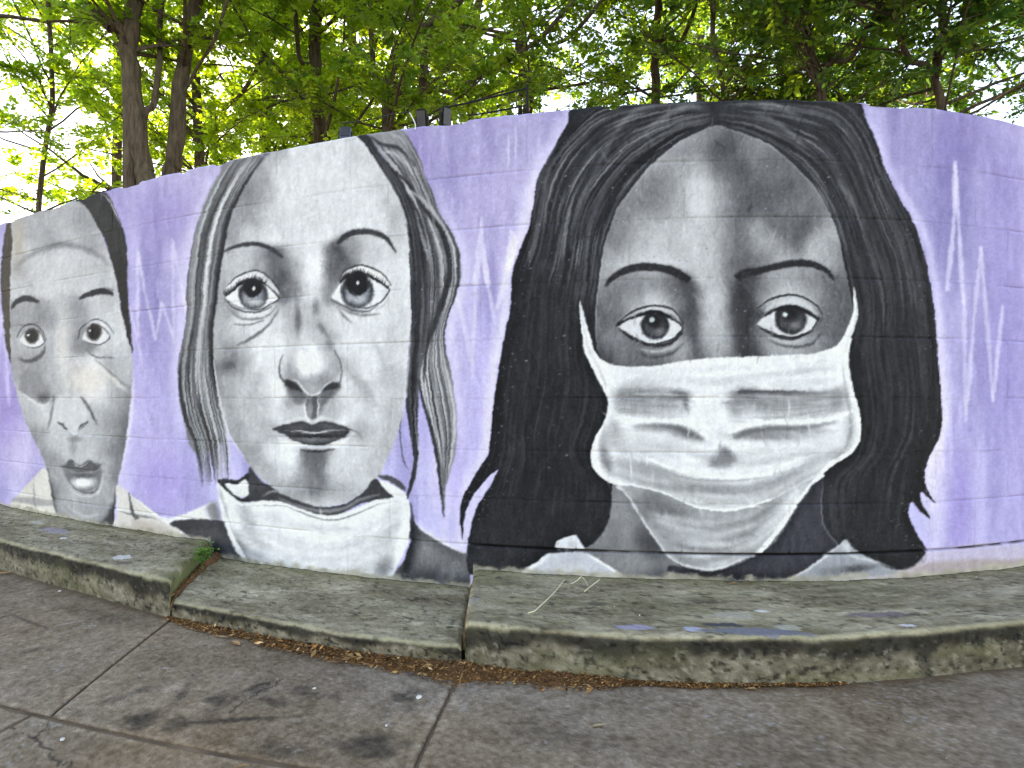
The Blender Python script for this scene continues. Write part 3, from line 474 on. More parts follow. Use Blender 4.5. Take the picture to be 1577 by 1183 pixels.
    p.line([(1030, 419), (1054, 429), (1066, 455), (1068, 500), (1072, 548)], [6, 13, 17, 13, 9], 66, .6, 4); p.line([(1168, 419), (1149, 428), (1141, 455), (1144, 500), (1150, 546)], [6, 18, 26, 26, 24], 58, .7, 5)
    def eye3(w, ic, ir, crease, lash, hl, l1, l2, seed):
        p.line(crease, 9, 190, .55, 2.5); p.poly(w, 196, .6); keep = p.clip; p.setclip(w)
        p.blob(ic[0], ic[1], ir, ir, 44, 1, p=6); p.blob(ic[0], ic[1] + 1, ir * .82, ir * .8, 92, .9, p=3); p.blob(ic[0] + ir * .35, ic[1] + ir * .4, ir * .4, ir * .3, 122, .7); p.blob(ic[0] - 1, ic[1] - ir * .3, ir * .62, ir * .5, 44, .95, p=2); p.blob(ic[0], ic[1] - ir * .95, ir * 1.3, ir * .25, 46, .9)
        p.clip = keep; p.line(w + [w[0]], 2.2, 46, .9, .6); p.line(lash, [3, 5, 7, 6, 4], 42, .95, .8); p.line(crease, [1.5, 3, 3.4, 3, 1.5], 50, .9, .7); p.line(l1, [2, 4, 5, 5, 3], 52, .85, .8); p.line(l2, [1, 3, 4, 4, 1.5], 74, .75, 1.4)
        p.blob(hl[0], hl[1], 4, 4, (200, 212, 212), .95, p=2); P = spl(lash); r = np.random.RandomState(seed)
        for k in range(34):
            q = P[int(k / 33. * (len(P) - 1))]; p.line([q, q + ((k / 33. - .5) * 3, -r.uniform(3, 7))], 1.2, 44, .8, .4)
    eye3([(950, 503), (970, 491), (992, 482), (1014, 480), (1033, 490), (1052, 505), (1039, 520), (1022, 528), (1002, 530), (982, 523), (962, 511)], (1009, 501), 22.5, [(950, 500), (970, 484), (992, 474), (1014, 472), (1036, 477), (1054, 500)], [(949, 503), (970, 491), (992, 483), (1014, 481), (1034, 490)], (1004, 493), [(952, 505), (973, 521), (1002, 532), (1028, 531), (1053, 512)], [(974, 540), (1002, 550), (1032, 546), (1055, 528)], 6)
    p.line([(960, 493), (990, 479), (1014, 476), (1036, 483), (1049, 497)], [2, 5, 5, 5, 2], 186, .75, 1); p.line([(1178, 480), (1197, 469), (1218, 465), (1240, 470), (1260, 486)], [3, 8, 9, 8, 3], 192, .75, 1.4)
    p.line([(980, 537), (1005, 542), (1030, 538), (1050, 522)], 4, 186, .7, 1.2)
    eye3([(1165, 501), (1180, 486), (1195, 477), (1218, 473), (1242, 480), (1258, 494), (1250, 509), (1233, 518), (1215, 520), (1195, 515), (1179, 507)], (1218, 491), 25, [(1167, 476), (1181, 465), (1197, 458), (1218, 455), (1238, 459), (1257, 471), (1268, 486)], [(1178, 487), (1195, 478), (1218, 473), (1242, 480), (1262, 494)], (1209, 485), [(1166, 501), (1180, 510), (1200, 520), (1224, 522), (1252, 509)], [(1181, 521), (1201, 531), (1226, 535), (1252, 529), (1265, 512)], 7)
    p.line([(1180, 515), (1200, 525), (1226, 528), (1248, 520)], 3.5, 176, .7, 1.2); p.line([(1262, 486), (1272, 490)], 4, 186, .6, 1)
    brow([(933, 443), (942, 430), (961, 418), (986, 412), (1014, 413), (1042, 420), (1062, 433)], [3, 8, 11, 12, 12, 14, 10], 52, 80, 5, 8); brow([(1134, 430), (1148, 421), (1168, 418), (1195, 411), (1226, 406), (1254, 408), (1274, 418), (1286, 432)], [14, 12, 10, 10, 11, 11, 8, 3], 50, 80, 5, 9)
    p.clip = None
    p.line([(1102, 195), (1140, 205), (1186, 225), (1230, 262), (1262, 300), (1280, 333)], 1.8, 176, .5, .8); p.line([(1098, 195), (1060, 212), (1016, 245), (973, 293), (945, 340)], 1.8, 168, .45, .8); p.line([(930, 385), (921, 450), (918, 500), (920, 530)], 1.6, 190, .5, .7)
    # neck
    p.poly([(945, 745), (942, 782), (936, 807), (923, 828), (903, 843), (860, 860), (830, 890), (960, 900), (1110, 898), (1240, 890), (1290, 846), (1277, 824), (1268, 804), (1266, 774), (1268, 745), (1262, 728), (1240, 735), (1180, 760), (1100, 775), (1020, 765), (965, 752)], 124, .8)
    nk = [(945, 745), (942, 782), (936, 807), (923, 828), (903, 843), (860, 860), (830, 890), (960, 900), (1050, 898), (1030, 855), (990, 805), (960, 755)]
    p.setclip(nk); p.blob(965, 800, 18, 60, 140, .7, -10); p.blob(1000, 840, 20, 30, 84, .8, -30); p.blob(960, 870, 50, 18, 146, .6); p.blob(1030, 885, 40, 14, 92, .7); p.clip = None
    p.poly([(1268, 732), (1250, 752), (1228, 785), (1211, 812), (1191, 838), (1160, 858), (1120, 876), (1080, 880), (1030, 872), (1060, 898), (1216, 896), (1240, 882), (1288, 846), (1277, 824), (1268, 804), (1266, 774)], (62, 63, 72), 1); p.blob(1120, 888, 80, 8, (46, 48, 56), .8); p.blob(1230, 800, 12, 40, (72, 73, 82), .6, 20); p.line([(1269, 735), (1266, 775), (1268, 806), (1279, 826), (1289, 846)], 2, 120, .6, .8)
    # lower drape of the mask
    dr = [(950, 748), (962, 760), (974, 777), (992, 807), (1015, 840), (1027, 856), (1045, 868), (1065, 876), (1090, 879), (1115, 876), (1146, 862), (1172, 853), (1191, 832), (1211, 807), (1228, 779), (1250, 749), (1268, 729), (1200, 720), (1000, 730)]
    p.poly(dr, 168, .8); p.setclip(dr)
    for b in ((1020, 790, 40, 26, 122, .85, 24), (1000, 780, 20, 26, 118, .7, 50), (1060, 800, 30, 16, 116, .6, 10), (1050, 830, 24, 26, 150, .6, 40), (1110, 815, 60, 18, 178, .7), (1075, 800, 26, 12, 190, .6), (1170, 800, 44, 10, 128, .7, -24), (1150, 822, 40, 8, 120, .7, -14), (1120, 838, 50, 10, 186, .7), (1180, 838, 22, 14, 208, .7, -40), (1205, 790, 12, 50, 226, .8, 34), (1100, 862, 50, 8, 176, .7), (1085, 848, 50, 7, 132, .6, 4)): p.blob(*b)
    p.strands([(990, 780), (1080, 800), (1160, 790), (1240, 745)], [(1030, 860), (1090, 872), (1150, 855), (1200, 815)], 60, [206, 118, 190, 130, 222], (4, 12), (.2, .42), 61, (.25, .6), f=2.0)
    p.line([(951, 748), (974, 778), (992, 808), (1014, 840), (1027, 856), (1048, 869), (1080, 877), (1110, 876), (1146, 862)], [7, 8, 8, 7, 5, 4, 4, 4, 3], 200, .85, 1); p.line([(1268, 730), (1250, 751), (1228, 781), (1211, 808), (1190, 834), (1168, 853)], [8, 12, 14, 14, 14, 8], 226, .9, 1.2); p.line([(1240, 745), (1215, 776), (1190, 806), (1150, 838)], 10, 214, .6, 2.5); p.clip = None
    p.line([(1040, 868), (1070, 880), (1110, 881), (1150, 866)], 5, 50, .7, 1.2)
    # mask
    mk = [(893, 464), (902, 494), (911, 522), (917, 542), (927, 554), (941, 561), (961, 565), (1002, 565), (1032, 561), (1063, 555), (1103, 552), (1180, 549), (1222, 547), (1252, 545), (1283, 536), (1295, 526), (1305, 508), (1314, 482), (1316, 442), (1321, 482), (1316, 508), (1311, 528), (1308, 555), (1311, 586), (1319, 615), (1326, 645), (1326, 672), (1319, 690), (1303, 706), (1281, 719), (1267, 731), (1236, 745), (1216, 756), (1185, 772), (1152, 783), (1116, 788), (1088, 785), (1063, 779), (1043, 769), (1012, 757), (976, 749), (945, 746), (923, 732), (912, 713), (911, 694), (919, 672), (931, 648), (937, 622), (931, 603), (921, 584), (910, 563), (900, 538), (896, 506)]
    p.poly(mk, 228, .8); p.setclip(mk)
    for b in ((1100, 580, 180, 20, 232, .8), (1090, 640, 30, 50, 232, .9), (1000, 617, 56, 27, 154, .95), (1045, 608, 18, 10, 116, .75), (1056, 620, 5, 14, 120, .7, -10), (975, 605, 26, 8, 128, .6), (955, 615, 10, 14, 140, .5), (1010, 634, 40, 10, 186, .5), (985, 590, 30, 8, 186, .5),
              (1215, 622, 88, 22, 156, .95), (1150, 608, 22, 12, 108, .85), (1135, 622, 14, 20, 146, .7), (1200, 606, 60, 4, 118, .8), (1260, 612, 30, 8, 142, .6, -20), (1290, 616, 16, 12, 140, .6, -50), (1230, 590, 50, 10, 192, .5, -6), (1180, 575, 50, 8, 204, .6), (1240, 572, 40, 6, 198, .5, -4),
              (945, 665, 14, 26, 168, .7), (930, 690, 8, 30, 152, .75), (935, 712, 8, 22, 122, .7, -20), (990, 682, 50, 12, 196, .6), (1030, 690, 30, 12, 186, .6), (1050, 672, 20, 10, 196, .4), (1250, 680, 60, 12, 196, .6), (1200, 696, 40, 6, 176, .6), (1310, 660, 10, 30, 176, .7), (1290, 700, 26, 8, 150, .7, -30),
              (1112, 710, 24, 12, 156, .6), (1050, 668, 34, 7, 138, .6, 18), (1010, 662, 34, 5, 160, .5), (1178, 671, 56, 8, 138, .7), (1250, 664, 30, 5, 160, .5), (1000, 722, 60, 12, 170, .75, 14), (970, 735, 30, 8, 176, .7, 14), (1080, 748, 60, 10, 164, .8, 6), (1140, 752, 60, 10, 166, .75, -8), (1210, 735, 40, 8, 178, .6, -22), (1120, 772, 50, 5, 170, .6), (1115, 730, 110, 6, 226, .6)): p.blob(*b)
    A1 = [(930, 700), (1000, 722), (1090, 738), (1180, 734), (1260, 706), (1318, 680)]; A2 = [(950, 745), (1010, 758), (1080, 780), (1150, 782), (1230, 742), (1300, 706)]
    p.strands(A1, A2, 70, [240, 164, 232, 184, 158], (4, 12), (.2, .4), 62, (.25, .6), f=2.0); p.strands([(930, 562), (1060, 570), (1180, 560), (1300, 545)], [(945, 592), (1060, 596), (1180, 592), (1300, 585)], 50, [246, 200, 236, 208], (4, 11), (.2, .4), 63, (.25, .6), f=2.0)
    p.strands([(950, 600), (1010, 602), (1060, 604)], [(950, 645), (1010, 645), (1060, 645)], 30, [196, 140, 180], (2, 6), (.2, .4), 64, (.2, .6)); p.strands([(1130, 606), (1210, 606), (1300, 605)], [(1120, 650), (1210, 652), (1310, 635)], 40, [200, 140, 184], (2, 6), (.2, .4), 65, (.2, .6)); p.strands([(960, 672), (1030, 680), (1100, 700), (1200, 690), (1310, 665)], [(940, 700), (1030, 716), (1100, 726), (1200, 712), (1310, 690)], 50, [240, 180, 224, 190], (4, 11), (.18, .36), 66, (.2, .5), f=2.0)
    for b in ((1080, 753, 84, 8, 150, .7, 4), (1000, 726, 60, 9, 158, .6, 14), (1185, 746, 50, 8, 160, .6, -16), (1290, 612, 20, 12, 150, .5, -40), (960, 690, 40, 9, 184, .5, 16)): p.blob(*b)
    p.poly([(1116, 687), (1134, 703), (1138, 710), (1124, 718), (1100, 720), (1090, 712), (1102, 702)], 128, 3.5, .7, False); p.poly([(1115, 689), (1132, 702), (1116, 703), (1103, 702)], 112, 3.2, .6, False)
    p.line([(945, 643), (975, 648), (1010, 649), (1045, 652), (1068, 662), (1092, 677)], [4, 8, 8, 7, 6, 3], 244, .85, 1.6); p.line([(975, 657), (1005, 656), (1035, 658), (1060, 665), (1084, 677)], [2, 6, 8, 12, 4], 96, .7, 2.2)
    p.line([(1122, 668), (1150, 656), (1200, 652), (1250, 650), (1285, 645), (1315, 632)], [4, 8, 8, 8, 7, 3], 244, .9, 1); p.line([(1130, 675), (1150, 666), (1180, 661), (1220, 660), (1255, 657), (1290, 650)], [3, 10, 11, 9, 6, 2], 96, .72, 2.2); p.blob(1175, 670, 34, 6, 150, .6)
    p.line([(1137, 605), (1170, 603), (1200, 604), (1240, 604)], [4, 4, 3, 1], 92, .8, 1); p.line([(968, 690), (1010, 712), (1060, 728), (1120, 735), (1190, 728), (1260, 708)], 5, 242, .8, 1.2); p.line([(1000, 716), (1060, 737), (1130, 741), (1200, 734)], 3, 150, .6, 1)
    p.line([(912, 700), (914, 714), (926, 732), (948, 744), (985, 752), (1020, 762), (1060, 779), (1105, 787), (1150, 783), (1190, 770)], [6, 8, 7, 6, 6, 7, 7, 6, 6, 5], 238, .9, 1); p.line([(930, 655), (920, 674), (913, 692), (914, 710)], 6, 236, .85, 1); p.line([(1310, 560), (1313, 590), (1321, 620), (1325, 650), (1322, 680), (1308, 700), (1280, 717), (1266, 730)], [3, 4, 5, 6, 7, 8, 8, 6], 240, .85, .9); p.line([(1299, 550), (1302, 590), (1308, 630), (1312, 660), (1302, 690), (1280, 710)], 5, 150, .6, 1.4)
    p.line([(894, 466), (900, 505), (908, 540), (922, 565), (935, 600)], [3, 4, 5, 5, 3], 170, .6, 1); p.line([(1316, 445), (1319, 482), (1313, 508), (1305, 530), (1303, 560)], 3, 168, .6, .9); p.line([(893, 464), (897, 510), (906, 550), (925, 588)], 2, 214, .8, .7)
    p.clip = None
    p.line([(1100, 715), (1110, 712)], 2, 200, .5)
    # collars
    p.poly([(855, 843), (862, 833), (876, 827), (888, 824), (894, 834), (901, 845), (895, 848), (860, 848)], (204, 206, 216), .8, smooth=False); p.blob(880, 838, 10, 8, 176, .6)
    p.poly([(847, 853), (903, 852), (930, 868), (966, 894), (880, 893), (806, 884), (828, 866)], (186, 190, 202), .9); p.line([(806, 884), (830, 868), (850, 852)], 6, 216, .8, 1.2); p.line([(903, 853), (930, 870), (964, 892)], 4, 228, .85, .9); p.blob(880, 876, 30, 10, 200, .6); p.line([(860, 846), (857, 838), (868, 830), (888, 825)], 2.5, 226, .85)
    p.poly([(1303, 831), (1312, 842), (1320, 849), (1340, 860), (1368, 875), (1392, 882), (1330, 890), (1270, 894), (1214, 894), (1240, 880), (1266, 861), (1283, 849), (1292, 842)], (150, 154, 164), .9); p.line([(1216, 893), (1240, 880), (1268, 860), (1284, 848), (1303, 833)], 4, 206, .8, 1); p.line([(1303, 833), (1312, 856), (1345, 864), (1390, 881)], 4, 196, .7, 1.2); p.blob(1320, 876, 30, 6, 84, .7, -8); p.blob(1280, 880, 24, 8, 128, .6); p.blob(1304, 842, 8, 6, 186, .7)
    # lower right, the bare primer beside the hair
    p.poly([(1428, 850), (1500, 838), (1700, 832), (1700, 905), (1500, 872), (1425, 872), (1380, 884), (1410, 872)], (198, 188, 212), 1.5, .85, False); p.poly([(1380, 884), (1420, 868), (1490, 862), (1600, 862), (1600, 900), (1380, 900)], (172, 156, 150), 2, .75, False)
    # pale scuffs along edges of the dark paint, chips, drips
    for i in range(420):
        q = glow[rng.randint(len(glow))]; x, y = q + rng.normal(0, 14, 2)
        p.blob(x, y, rng.uniform(.6, 1.5), rng.uniform(.5, 1.2), 190, .35)
    for i in range(260):
        x, y = rng.uniform(940, 1300), rng.uniform(210, 540); p.blob(x, y, rng.uniform(.6, 1.8), rng.uniform(.5, 1.0), 196 if rng.rand() < .75 else 50, rng.uniform(.2, .5))
    for i in range(200):
        x, y = rng.uniform(760, 1450), rng.uniform(420, 870); p.blob(x, y, rng.uniform(.6, 1.6), rng.uniform(.5, 1.0), 150, rng.uniform(.08, .3))
    for i in range(160):
        x, y = rng.uniform(640, 880), rng.uniform(180, 720); p.blob(x, y, rng.uniform(.7, 2.2), rng.uniform(.6, 1.3), (230, 226, 244), rng.uniform(.1, .4))
    for x, y, l in ((1132, 715, 26), (1060, 640, 40), (972, 705, 36), (1215, 612, 36), (493, 780, 24), (794, 190, 60), (783, 200, 70), (870, 870, 20)):
        p.line([(x, y), (x + 1, y + l / 2), (x, y + l)], rng.uniform(1.5, 4), 236, .5, .8)
    # brushwork: short strokes that pick up the colour already there
    r = np.random.RandomState(77); g0 = p.c.mean(2); hf = np.abs(g0 - gblur(g0, 4))
    for poly, n, ln, lo, hi in ((face1, 700, (6, 18), -14, 16), (face2, 1800, (7, 26), -15, 16), (face3, 1300, (7, 28), -20, 20), (mk, 700, (8, 34), -18, 16), (dr, 260, (8, 26), -18, 16), (maskb, 400, (8, 34), -18, 12), (sh2, 140, (6, 20), -16, 18), (hair3, 900, (12, 46), -12, 16), ([(-100, 300), (1680, 120), (1680, 880), (-100, 830)], 2200, (12, 60), -13, 15)):
        P = spl(poly, True); x0, y0 = P.min(0); x1, y1 = P.max(0); p.clip = None; lav = n == 2200
        if not lav: p.setclip(poly)
        horiz = poly is mk or poly is dr or poly is maskb
        for i in range(n):
            x, y = r.uniform(x0, x1), r.uniform(y0, y1); xi, yi = int(x - PX0), int(y - PY0)
            if not (0 <= xi < PW and 0 <= yi < PH): continue
            c0 = p.c[yi, xi].copy()
            if p.clip is not None and p.clip[yi, xi] < .5: continue
            if lav and not (c0[2] - c0[1] > 22): continue
            if hf[yi, xi] > 13: continue
            a = (r.normal(0, .35) if horiz else 1.57 + r.normal(0, .10 if lav else .5)) + .8 * (n2(x / 60., y / 60., 7) - .5) * (0 if lav else 1)
            l = r.uniform(*ln); d = np.array([np.cos(a), np.sin(a)]) * l / 2; q = np.array([x, y]); b = np.array([-d[1], d[0]]) * r.normal(0, .12)
            p.line([q - d, q + b, q + d], r.uniform(1.2, 4.5), tuple(np.clip(c0 + r.uniform(lo, hi), 10, 250)), r.uniform(.25, .6), .6)
    p.clip = None
    # loaded-brush local contrast
    g = p.c.mean(2); bl = gblur(g, 14); k = np.clip((g - bl) * .35, -22, 22); p.c += k[..., None]
    neutral = np.exp(-((p.c[..., 2] - p.c[..., 1]) / 16.) ** 2); p.c += (neutral * (p.c.mean(2) - 120) * .10)[..., None]
    p.c += ((p.tex - .5) * 9 + (vnoise(PH, PW, 26, 5, 71) - .5) * 7)[..., None]
    return np.clip(p.c, 8, 248)
# ---------------------------------------------------------------- the setting: ground, bank, pavement
K_LEDGE = 0.95; K_GROUND = 0.82      # reflectance of the grey concrete relative to its traced tone
WALL_K = 0.76         # reflectance of the wall paint
LEDGE_W = lambda s: np.interp(s, [-3.5, 1.3, 2.3, 2.87, 3.24, 3.75, 4.2, 4.85, 5.28, 5.72, 6.3, 9.5], [.46, .48, .52, .57, .595, .625, .63, .62, .585, .52, .50, .50])
def j1(d): return 2.43 + .76 * d           # slanting joints between the ledges
def j2(d): return 4.00 + .25 * d
earth = plain('bare_earth', (.15, .105, .07), .95, 0, .1, .4, 6)
asph = plain('asphalt', (.055, .054, .052), .9, 0, .3, .3, 40)
g = add('ground', mesh_np('ground', [(-600, -600, -.07), (600, -600, -.07), (600, 600, -.07), (-600, 600, -.07)], [(0, 1, 2, 3)]), asph, kind='structure')
# raised earth behind the wall
ss = np.linspace(S0, S1, 60); dd = np.array([-.20, -.5, -1.2, -3, -8, -25, -80.])
Sg, Dg = np.meshgrid(ss, dd, indexing='ij'); bx, by = plan(Sg, np.maximum(Dg, -2.0)); t = np.interp(Sg, _S, _T)
ext = np.maximum(0, -2.0 - Dg); bx = bx - ext * (np.where(np.abs(t) < 9, np.sin(-0.12 + .25 * (Sg - 4) * 0), 0)); by = by + ext
bz = 1.55 + .25 * fbm(bx * .5, by * .5, 3) + .02 * np.minimum(ext, 10)
add('earth_bank', mesh_np('earth_bank', np.stack([bx, by, bz], -1).reshape(-1, 3), grid_faces(60, 7)[:, ::-1]), earth, kind='structure')

def pave_col(s, d, x, y):
    c = np.empty(s.shape + (3,)); c[:] = (134, 117, 99)
    k = fbm(x * 2.2, y * 2.2, 5, 5); c += ((k - .5) * 46)[..., None]
    k = fbm(x * 14, y * 14, 8, 4); c += ((k - .5) * 34)[..., None]
    k = fbm(x * 60, y * 60, 9, 3); c += ((k - .5) * 60)[..., None]; k = n2(x * 130, y * 130, 10); c += ((k - .5) * 34)[..., None]
    c += np.array([6, 0, -6]) * (fbm(x * 1.3, y * 1.3, 21, 3) - .5)[..., None] * 2.5
    def stain(s0, d0, rs, rd, amt, k, ang=0):
        a = math.radians(ang); ds, de = s - s0, d - d0; u = (ds * math.cos(a) + de * math.sin(a)) / rs; v = (-ds * math.sin(a) + de * math.cos(a)) / rd
        r = np.sqrt(u * u + v * v) + (fbm(x * 22, y * 22, k, 5) - .5) * 2.4
        return c * (1 - amt * (1 - sstep(.1, 1.5, r)) * (.4 + .8 * fbm(x * 70, y * 70, k + 1, 3)))[..., None]
    for st in ((3.46, 1.20, .05, .05, .55, 31), (3.56, 1.20, .03, .04, .4, 32), (3.55, 1.04, .035, .03, .5, 33), (3.62, .96, .03, .04, .45, 34), (4.05, .88, .05, .06, .45, 35), (4.07, 1.14, .07, .06, .5, 36), (3.42, 1.02, .10, .018, .42, 37, 60),
               (3.68, 1.13, .16, .012, .5, 38, -28), (3.70, 1.0, .06, .03, .45, 39), (3.60, 1.07, .02, .09, .35, 40), (3.3, 1.12, .02, .10, .35, 41, 20), (2.36, .84, .16, .010, .4, 42, 5), (2.2, .95, .012, .14, .35, 43, 10),
               (3.9, 1.22, .05, .03, .3, 44), (3.74, .92, .10, .03, .35, 45), (2.7, 1.02, .02, .03, .35, 46), (4.5, 1.0, .16, .07, .12, 47), (5.0, 1.0, .3, .08, .14, 48), (2.6, .68, .3, .05, .18, 49)): c = stain(*st)
    for line in (((-10, 1128), (22, 1120), (48, 1135), (75, 1109)), ((48, 1135), (70, 1150), (96, 1172), (110, 1200)), ((380, 1064), (398, 1056), (425, 1047)), ((352, 1098), (372, 1082), (400, 1066), (440, 1046))):
        P = np.array([((q - HPX) * CAMZ / (r - VPX), FPX * CAMZ / (r - VPX)) for q, r in line]); wx = x + (n2(x * 40, y * 40, 55) - .5) * .03; wy = y + (n2(x * 40, y * 40, 56) - .5) * .03; dm = 9. + 0 * x
        for A, B in zip(P[:-1], P[1:]):
            v = B - A; t = np.clip(((wx - A[0]) * v[0] + (wy - A[1]) * v[1]) / (v @ v), 0, 1); dm = np.minimum(dm, np.hypot(wx - A[0] - t * v[0], wy - A[1] - t * v[1]))
        c = c * (1 - .5 * (1 - sstep(.0015, .006, dm)))[..., None]
    # brown earth worked into the joint along the ledge
    e = d - LEDGE_W(s); m = (1 - sstep(.0, .055, e + (fbm(x * 20, y * 20, 51, 3) - .5) * .07)) * .65
    c = c * (1 - m[..., None]) + np.array([96, 74, 54]) * m[..., None]
    w = sstep(.80, .86, n2(x * 75, y * 75, 61)) * sstep(.62, .75, n2(x * 9, y * 9, 62)); c = c * (1 - .5 * w[..., None]) + 176 * .5 * w[..., None]
    return lin(np.clip(c, 25, 220)) * K_GROUND
slab_mat = painted('pavement_concrete', .88, .3, 150, .26, .8, .004, 170)
pav = empty('pavement', (0, 0, 0), kind='structure')
def slab(sa, sb, d0, d1, step, zj):
    """one cast slab; sa, sb are functions of d (its two cross joints), d0, d1 functions of s"""
    n = max(4, int(2.0 / step)); ln = float(sb(1.) - sa(1.)); nu = max(4, min(420, int(ln / step))); nd = max(4, int((d1(0) - d0(0)) / step))
    u = np.linspace(0, 1, nu); v = np.linspace(0, 1, nd); U, Vv = np.meshgrid(u, v, indexing='ij')
    dm = .9; D = 0 * U; Sx = 0 * U
    Sx = sa(dm) + (sb(dm) - sa(dm)) * U
    for _ in range(3): D = d0(Sx) + (d1(Sx) - d0(Sx)) * Vv; Sx = sa(D) + .002 + (sb(D) - sa(D) - .004) * U
    x, y = plan(Sx, D)
    e = np.minimum(np.minimum(U, 1 - U) * ln, np.minimum(Vv, 1 - Vv) * (d1(0) - d0(0)))
    e = e + (fbm(x * 30, y * 30, 71, 3) - .5) * .010
    z = zj + (fbm(x * 1.5, y * 1.5, 72, 2) - .5) * .006 + (fbm(x * 40, y * 40, 73, 3) - .5) * .0016 - .008 * (1 - sstep(-.004, .006, e))
    C = pave_col(Sx, D, x, y); w = sstep(.004, .012, e) * (1 - sstep(.014, .03, e)); C = C * (1 + .18 * w[..., None])
    k = (1 - sstep(.0, .006, e))[..., None]; C = C * (1 - k) + lin((78, 62, 48)) * K_GROUND * k
    V = np.stack([x, y, z], -1).reshape(-1, 3); F = grid_faces(nu, nd); C = C.reshape(-1, 3)
    i = np.arange(nu * nd).reshape(nu, nd); ring = np.r_[i[:-1, 0], i[-1, :-1], i[:0:-1, -1], i[0, :0:-1]]
    B = V[ring].copy(); B[:, 2] = -.062; o = len(V); m = len(ring); r1 = o + np.arange(m); r2 = r1 + m
    F = np.vstack([F, np.stack([r1, r2, np.roll(r2, -1), np.roll(r1, -1)], -1)])
    return add('slab', mesh_np('slab', np.vstack([V, V[ring], B]), F, np.vstack([C, C[ring], C[ring]])), slab_mat, pav)
LJ = lambda s: 1.30 + .04 * np.sin(s)                     # the long joint, parallel to the wall
tr = [lambda d: -3.2 + 0 * d, lambda d: -1.0 + .2 * d, lambda d: 0.9 + .4 * d, lambda d: 2.60 + .478 * d, lambda d: 4.095 + .09 * d, lambda d: 6.35 - .05 * d, lambda d: 9.0 + 0 * d]
tr2 = [lambda d: -3.2 + 0 * d, lambda d: -.2 + .3 * d, lambda d: 1.35 + .35 * d, lambda d: 2.95 + .16 * d, lambda d: 4.6 + 0 * d, lambda d: 6.2 + 0 * d, lambda d: 9.0 + 0 * d]
for k in range(6):
    near = k in (2, 3, 4)
    slab(tr[k], tr[k + 1], lambda s: LEDGE_W(s) - .10, lambda s: LJ(s) - .003, .0055 if near else .03, 0.0)
    slab(tr2[k], tr2[k + 1], lambda s: LJ(s) + .003, lambda s: LJ(s) + 1.5, .008 if k in (2, 3) else .03, -.004)
    if k in (2, 3, 4): slab(tr[k], tr[k + 1], lambda s: LJ(s) + 1.512, lambda s: LJ(s) + 3.0, .04, -.004)
# earth in the joints
ss = np.linspace(-3.2, 9, 240); dd = np.linspace(.3, 4.2, 40); Sg, Dg = np.meshgrid(ss, dd, indexing='ij'); x, y = plan(Sg, Dg)
add('joint_earth', mesh_np('joint_earth', np.stack([x, y, -.0065 + 0 * x], -1).reshape(-1, 3), grid_faces(240, 40)), earth, pav)

# ---------------------------------------------------------------- the painted block wall
MURAL = paint_mural()
def mural_at(u, v):
    x = np.clip(u - PX0, 0, PW - 1.001); y = np.clip(v - PY0, 0, PH - 1.001)
    xi = x.astype(int); yi = y.astype(int); fx = (x - xi)[..., None]; fy = (y - yi)[..., None]
    return (MURAL[yi, xi] * (1 - fx) + MURAL[yi, xi + 1] * fx) * (1 - fy) + (MURAL[yi + 1, xi] * (1 - fx) + MURAL[yi + 1, xi + 1] * fx) * fy
LEV = [1.28, 1.014, .772, .511, .262, 0.0, -.235, -.455, -.668, -.93]     # joint heights relative to the eye
def ledge_top(s, d=0.0): return np.where((s > j1(d)) & (s < j2(d)), CAMZ - .862, CAMZ - .78)
def wall_out(s, z, e, vf, rr):
    """relief of the painted face: proud of the plan line by this much"""
    face = rr[0] + rr[1] * (s - rr[3]) + rr[2] * (z - rr[4]) + (fbm(s * 9, z * 9, 81, 3) - .5) * .004 + (fbm(s * 55, z * 55, 82, 3) - .5) * .0034
    edge = -.0036 * sstep(.36, .80, n2(s * 3.1, z * 7, 83)) * vf - .0006 + (n2(s * 40, z * 40, 84) - .5) * .002
    deep = np.exp(-((z - (CAMZ - .668)) / .008) ** 2) * sstep(3.95, 4.1, s); edge = edge - .016 * deep
    w = .0075 + .004 * n2(s * 20, z * 20, 85)
    t = sstep(0, 1, e / w); return edge * (1 - t) + face * t
wall_mat = painted('mural_paint', .78, .25, 240, .05, .6, .0022, 150)
wall = empty('painted_block_wall', (*plan(4.9), 0), label='curved concrete block wall with a lavender mural of three grey painted faces', category='wall')
wl = Vector(wall.location)
rng = np.random.RandomState(3)
BL = .45
def axis(a, b, step):
    n = max(3, int(round((b - a - .026) / step))); q = [.0, .003, .0065, .0105]
    return np.r_[[a + t for t in q], np.linspace(a + .014, b - .014, n), [b - t for t in q[::-1]]]
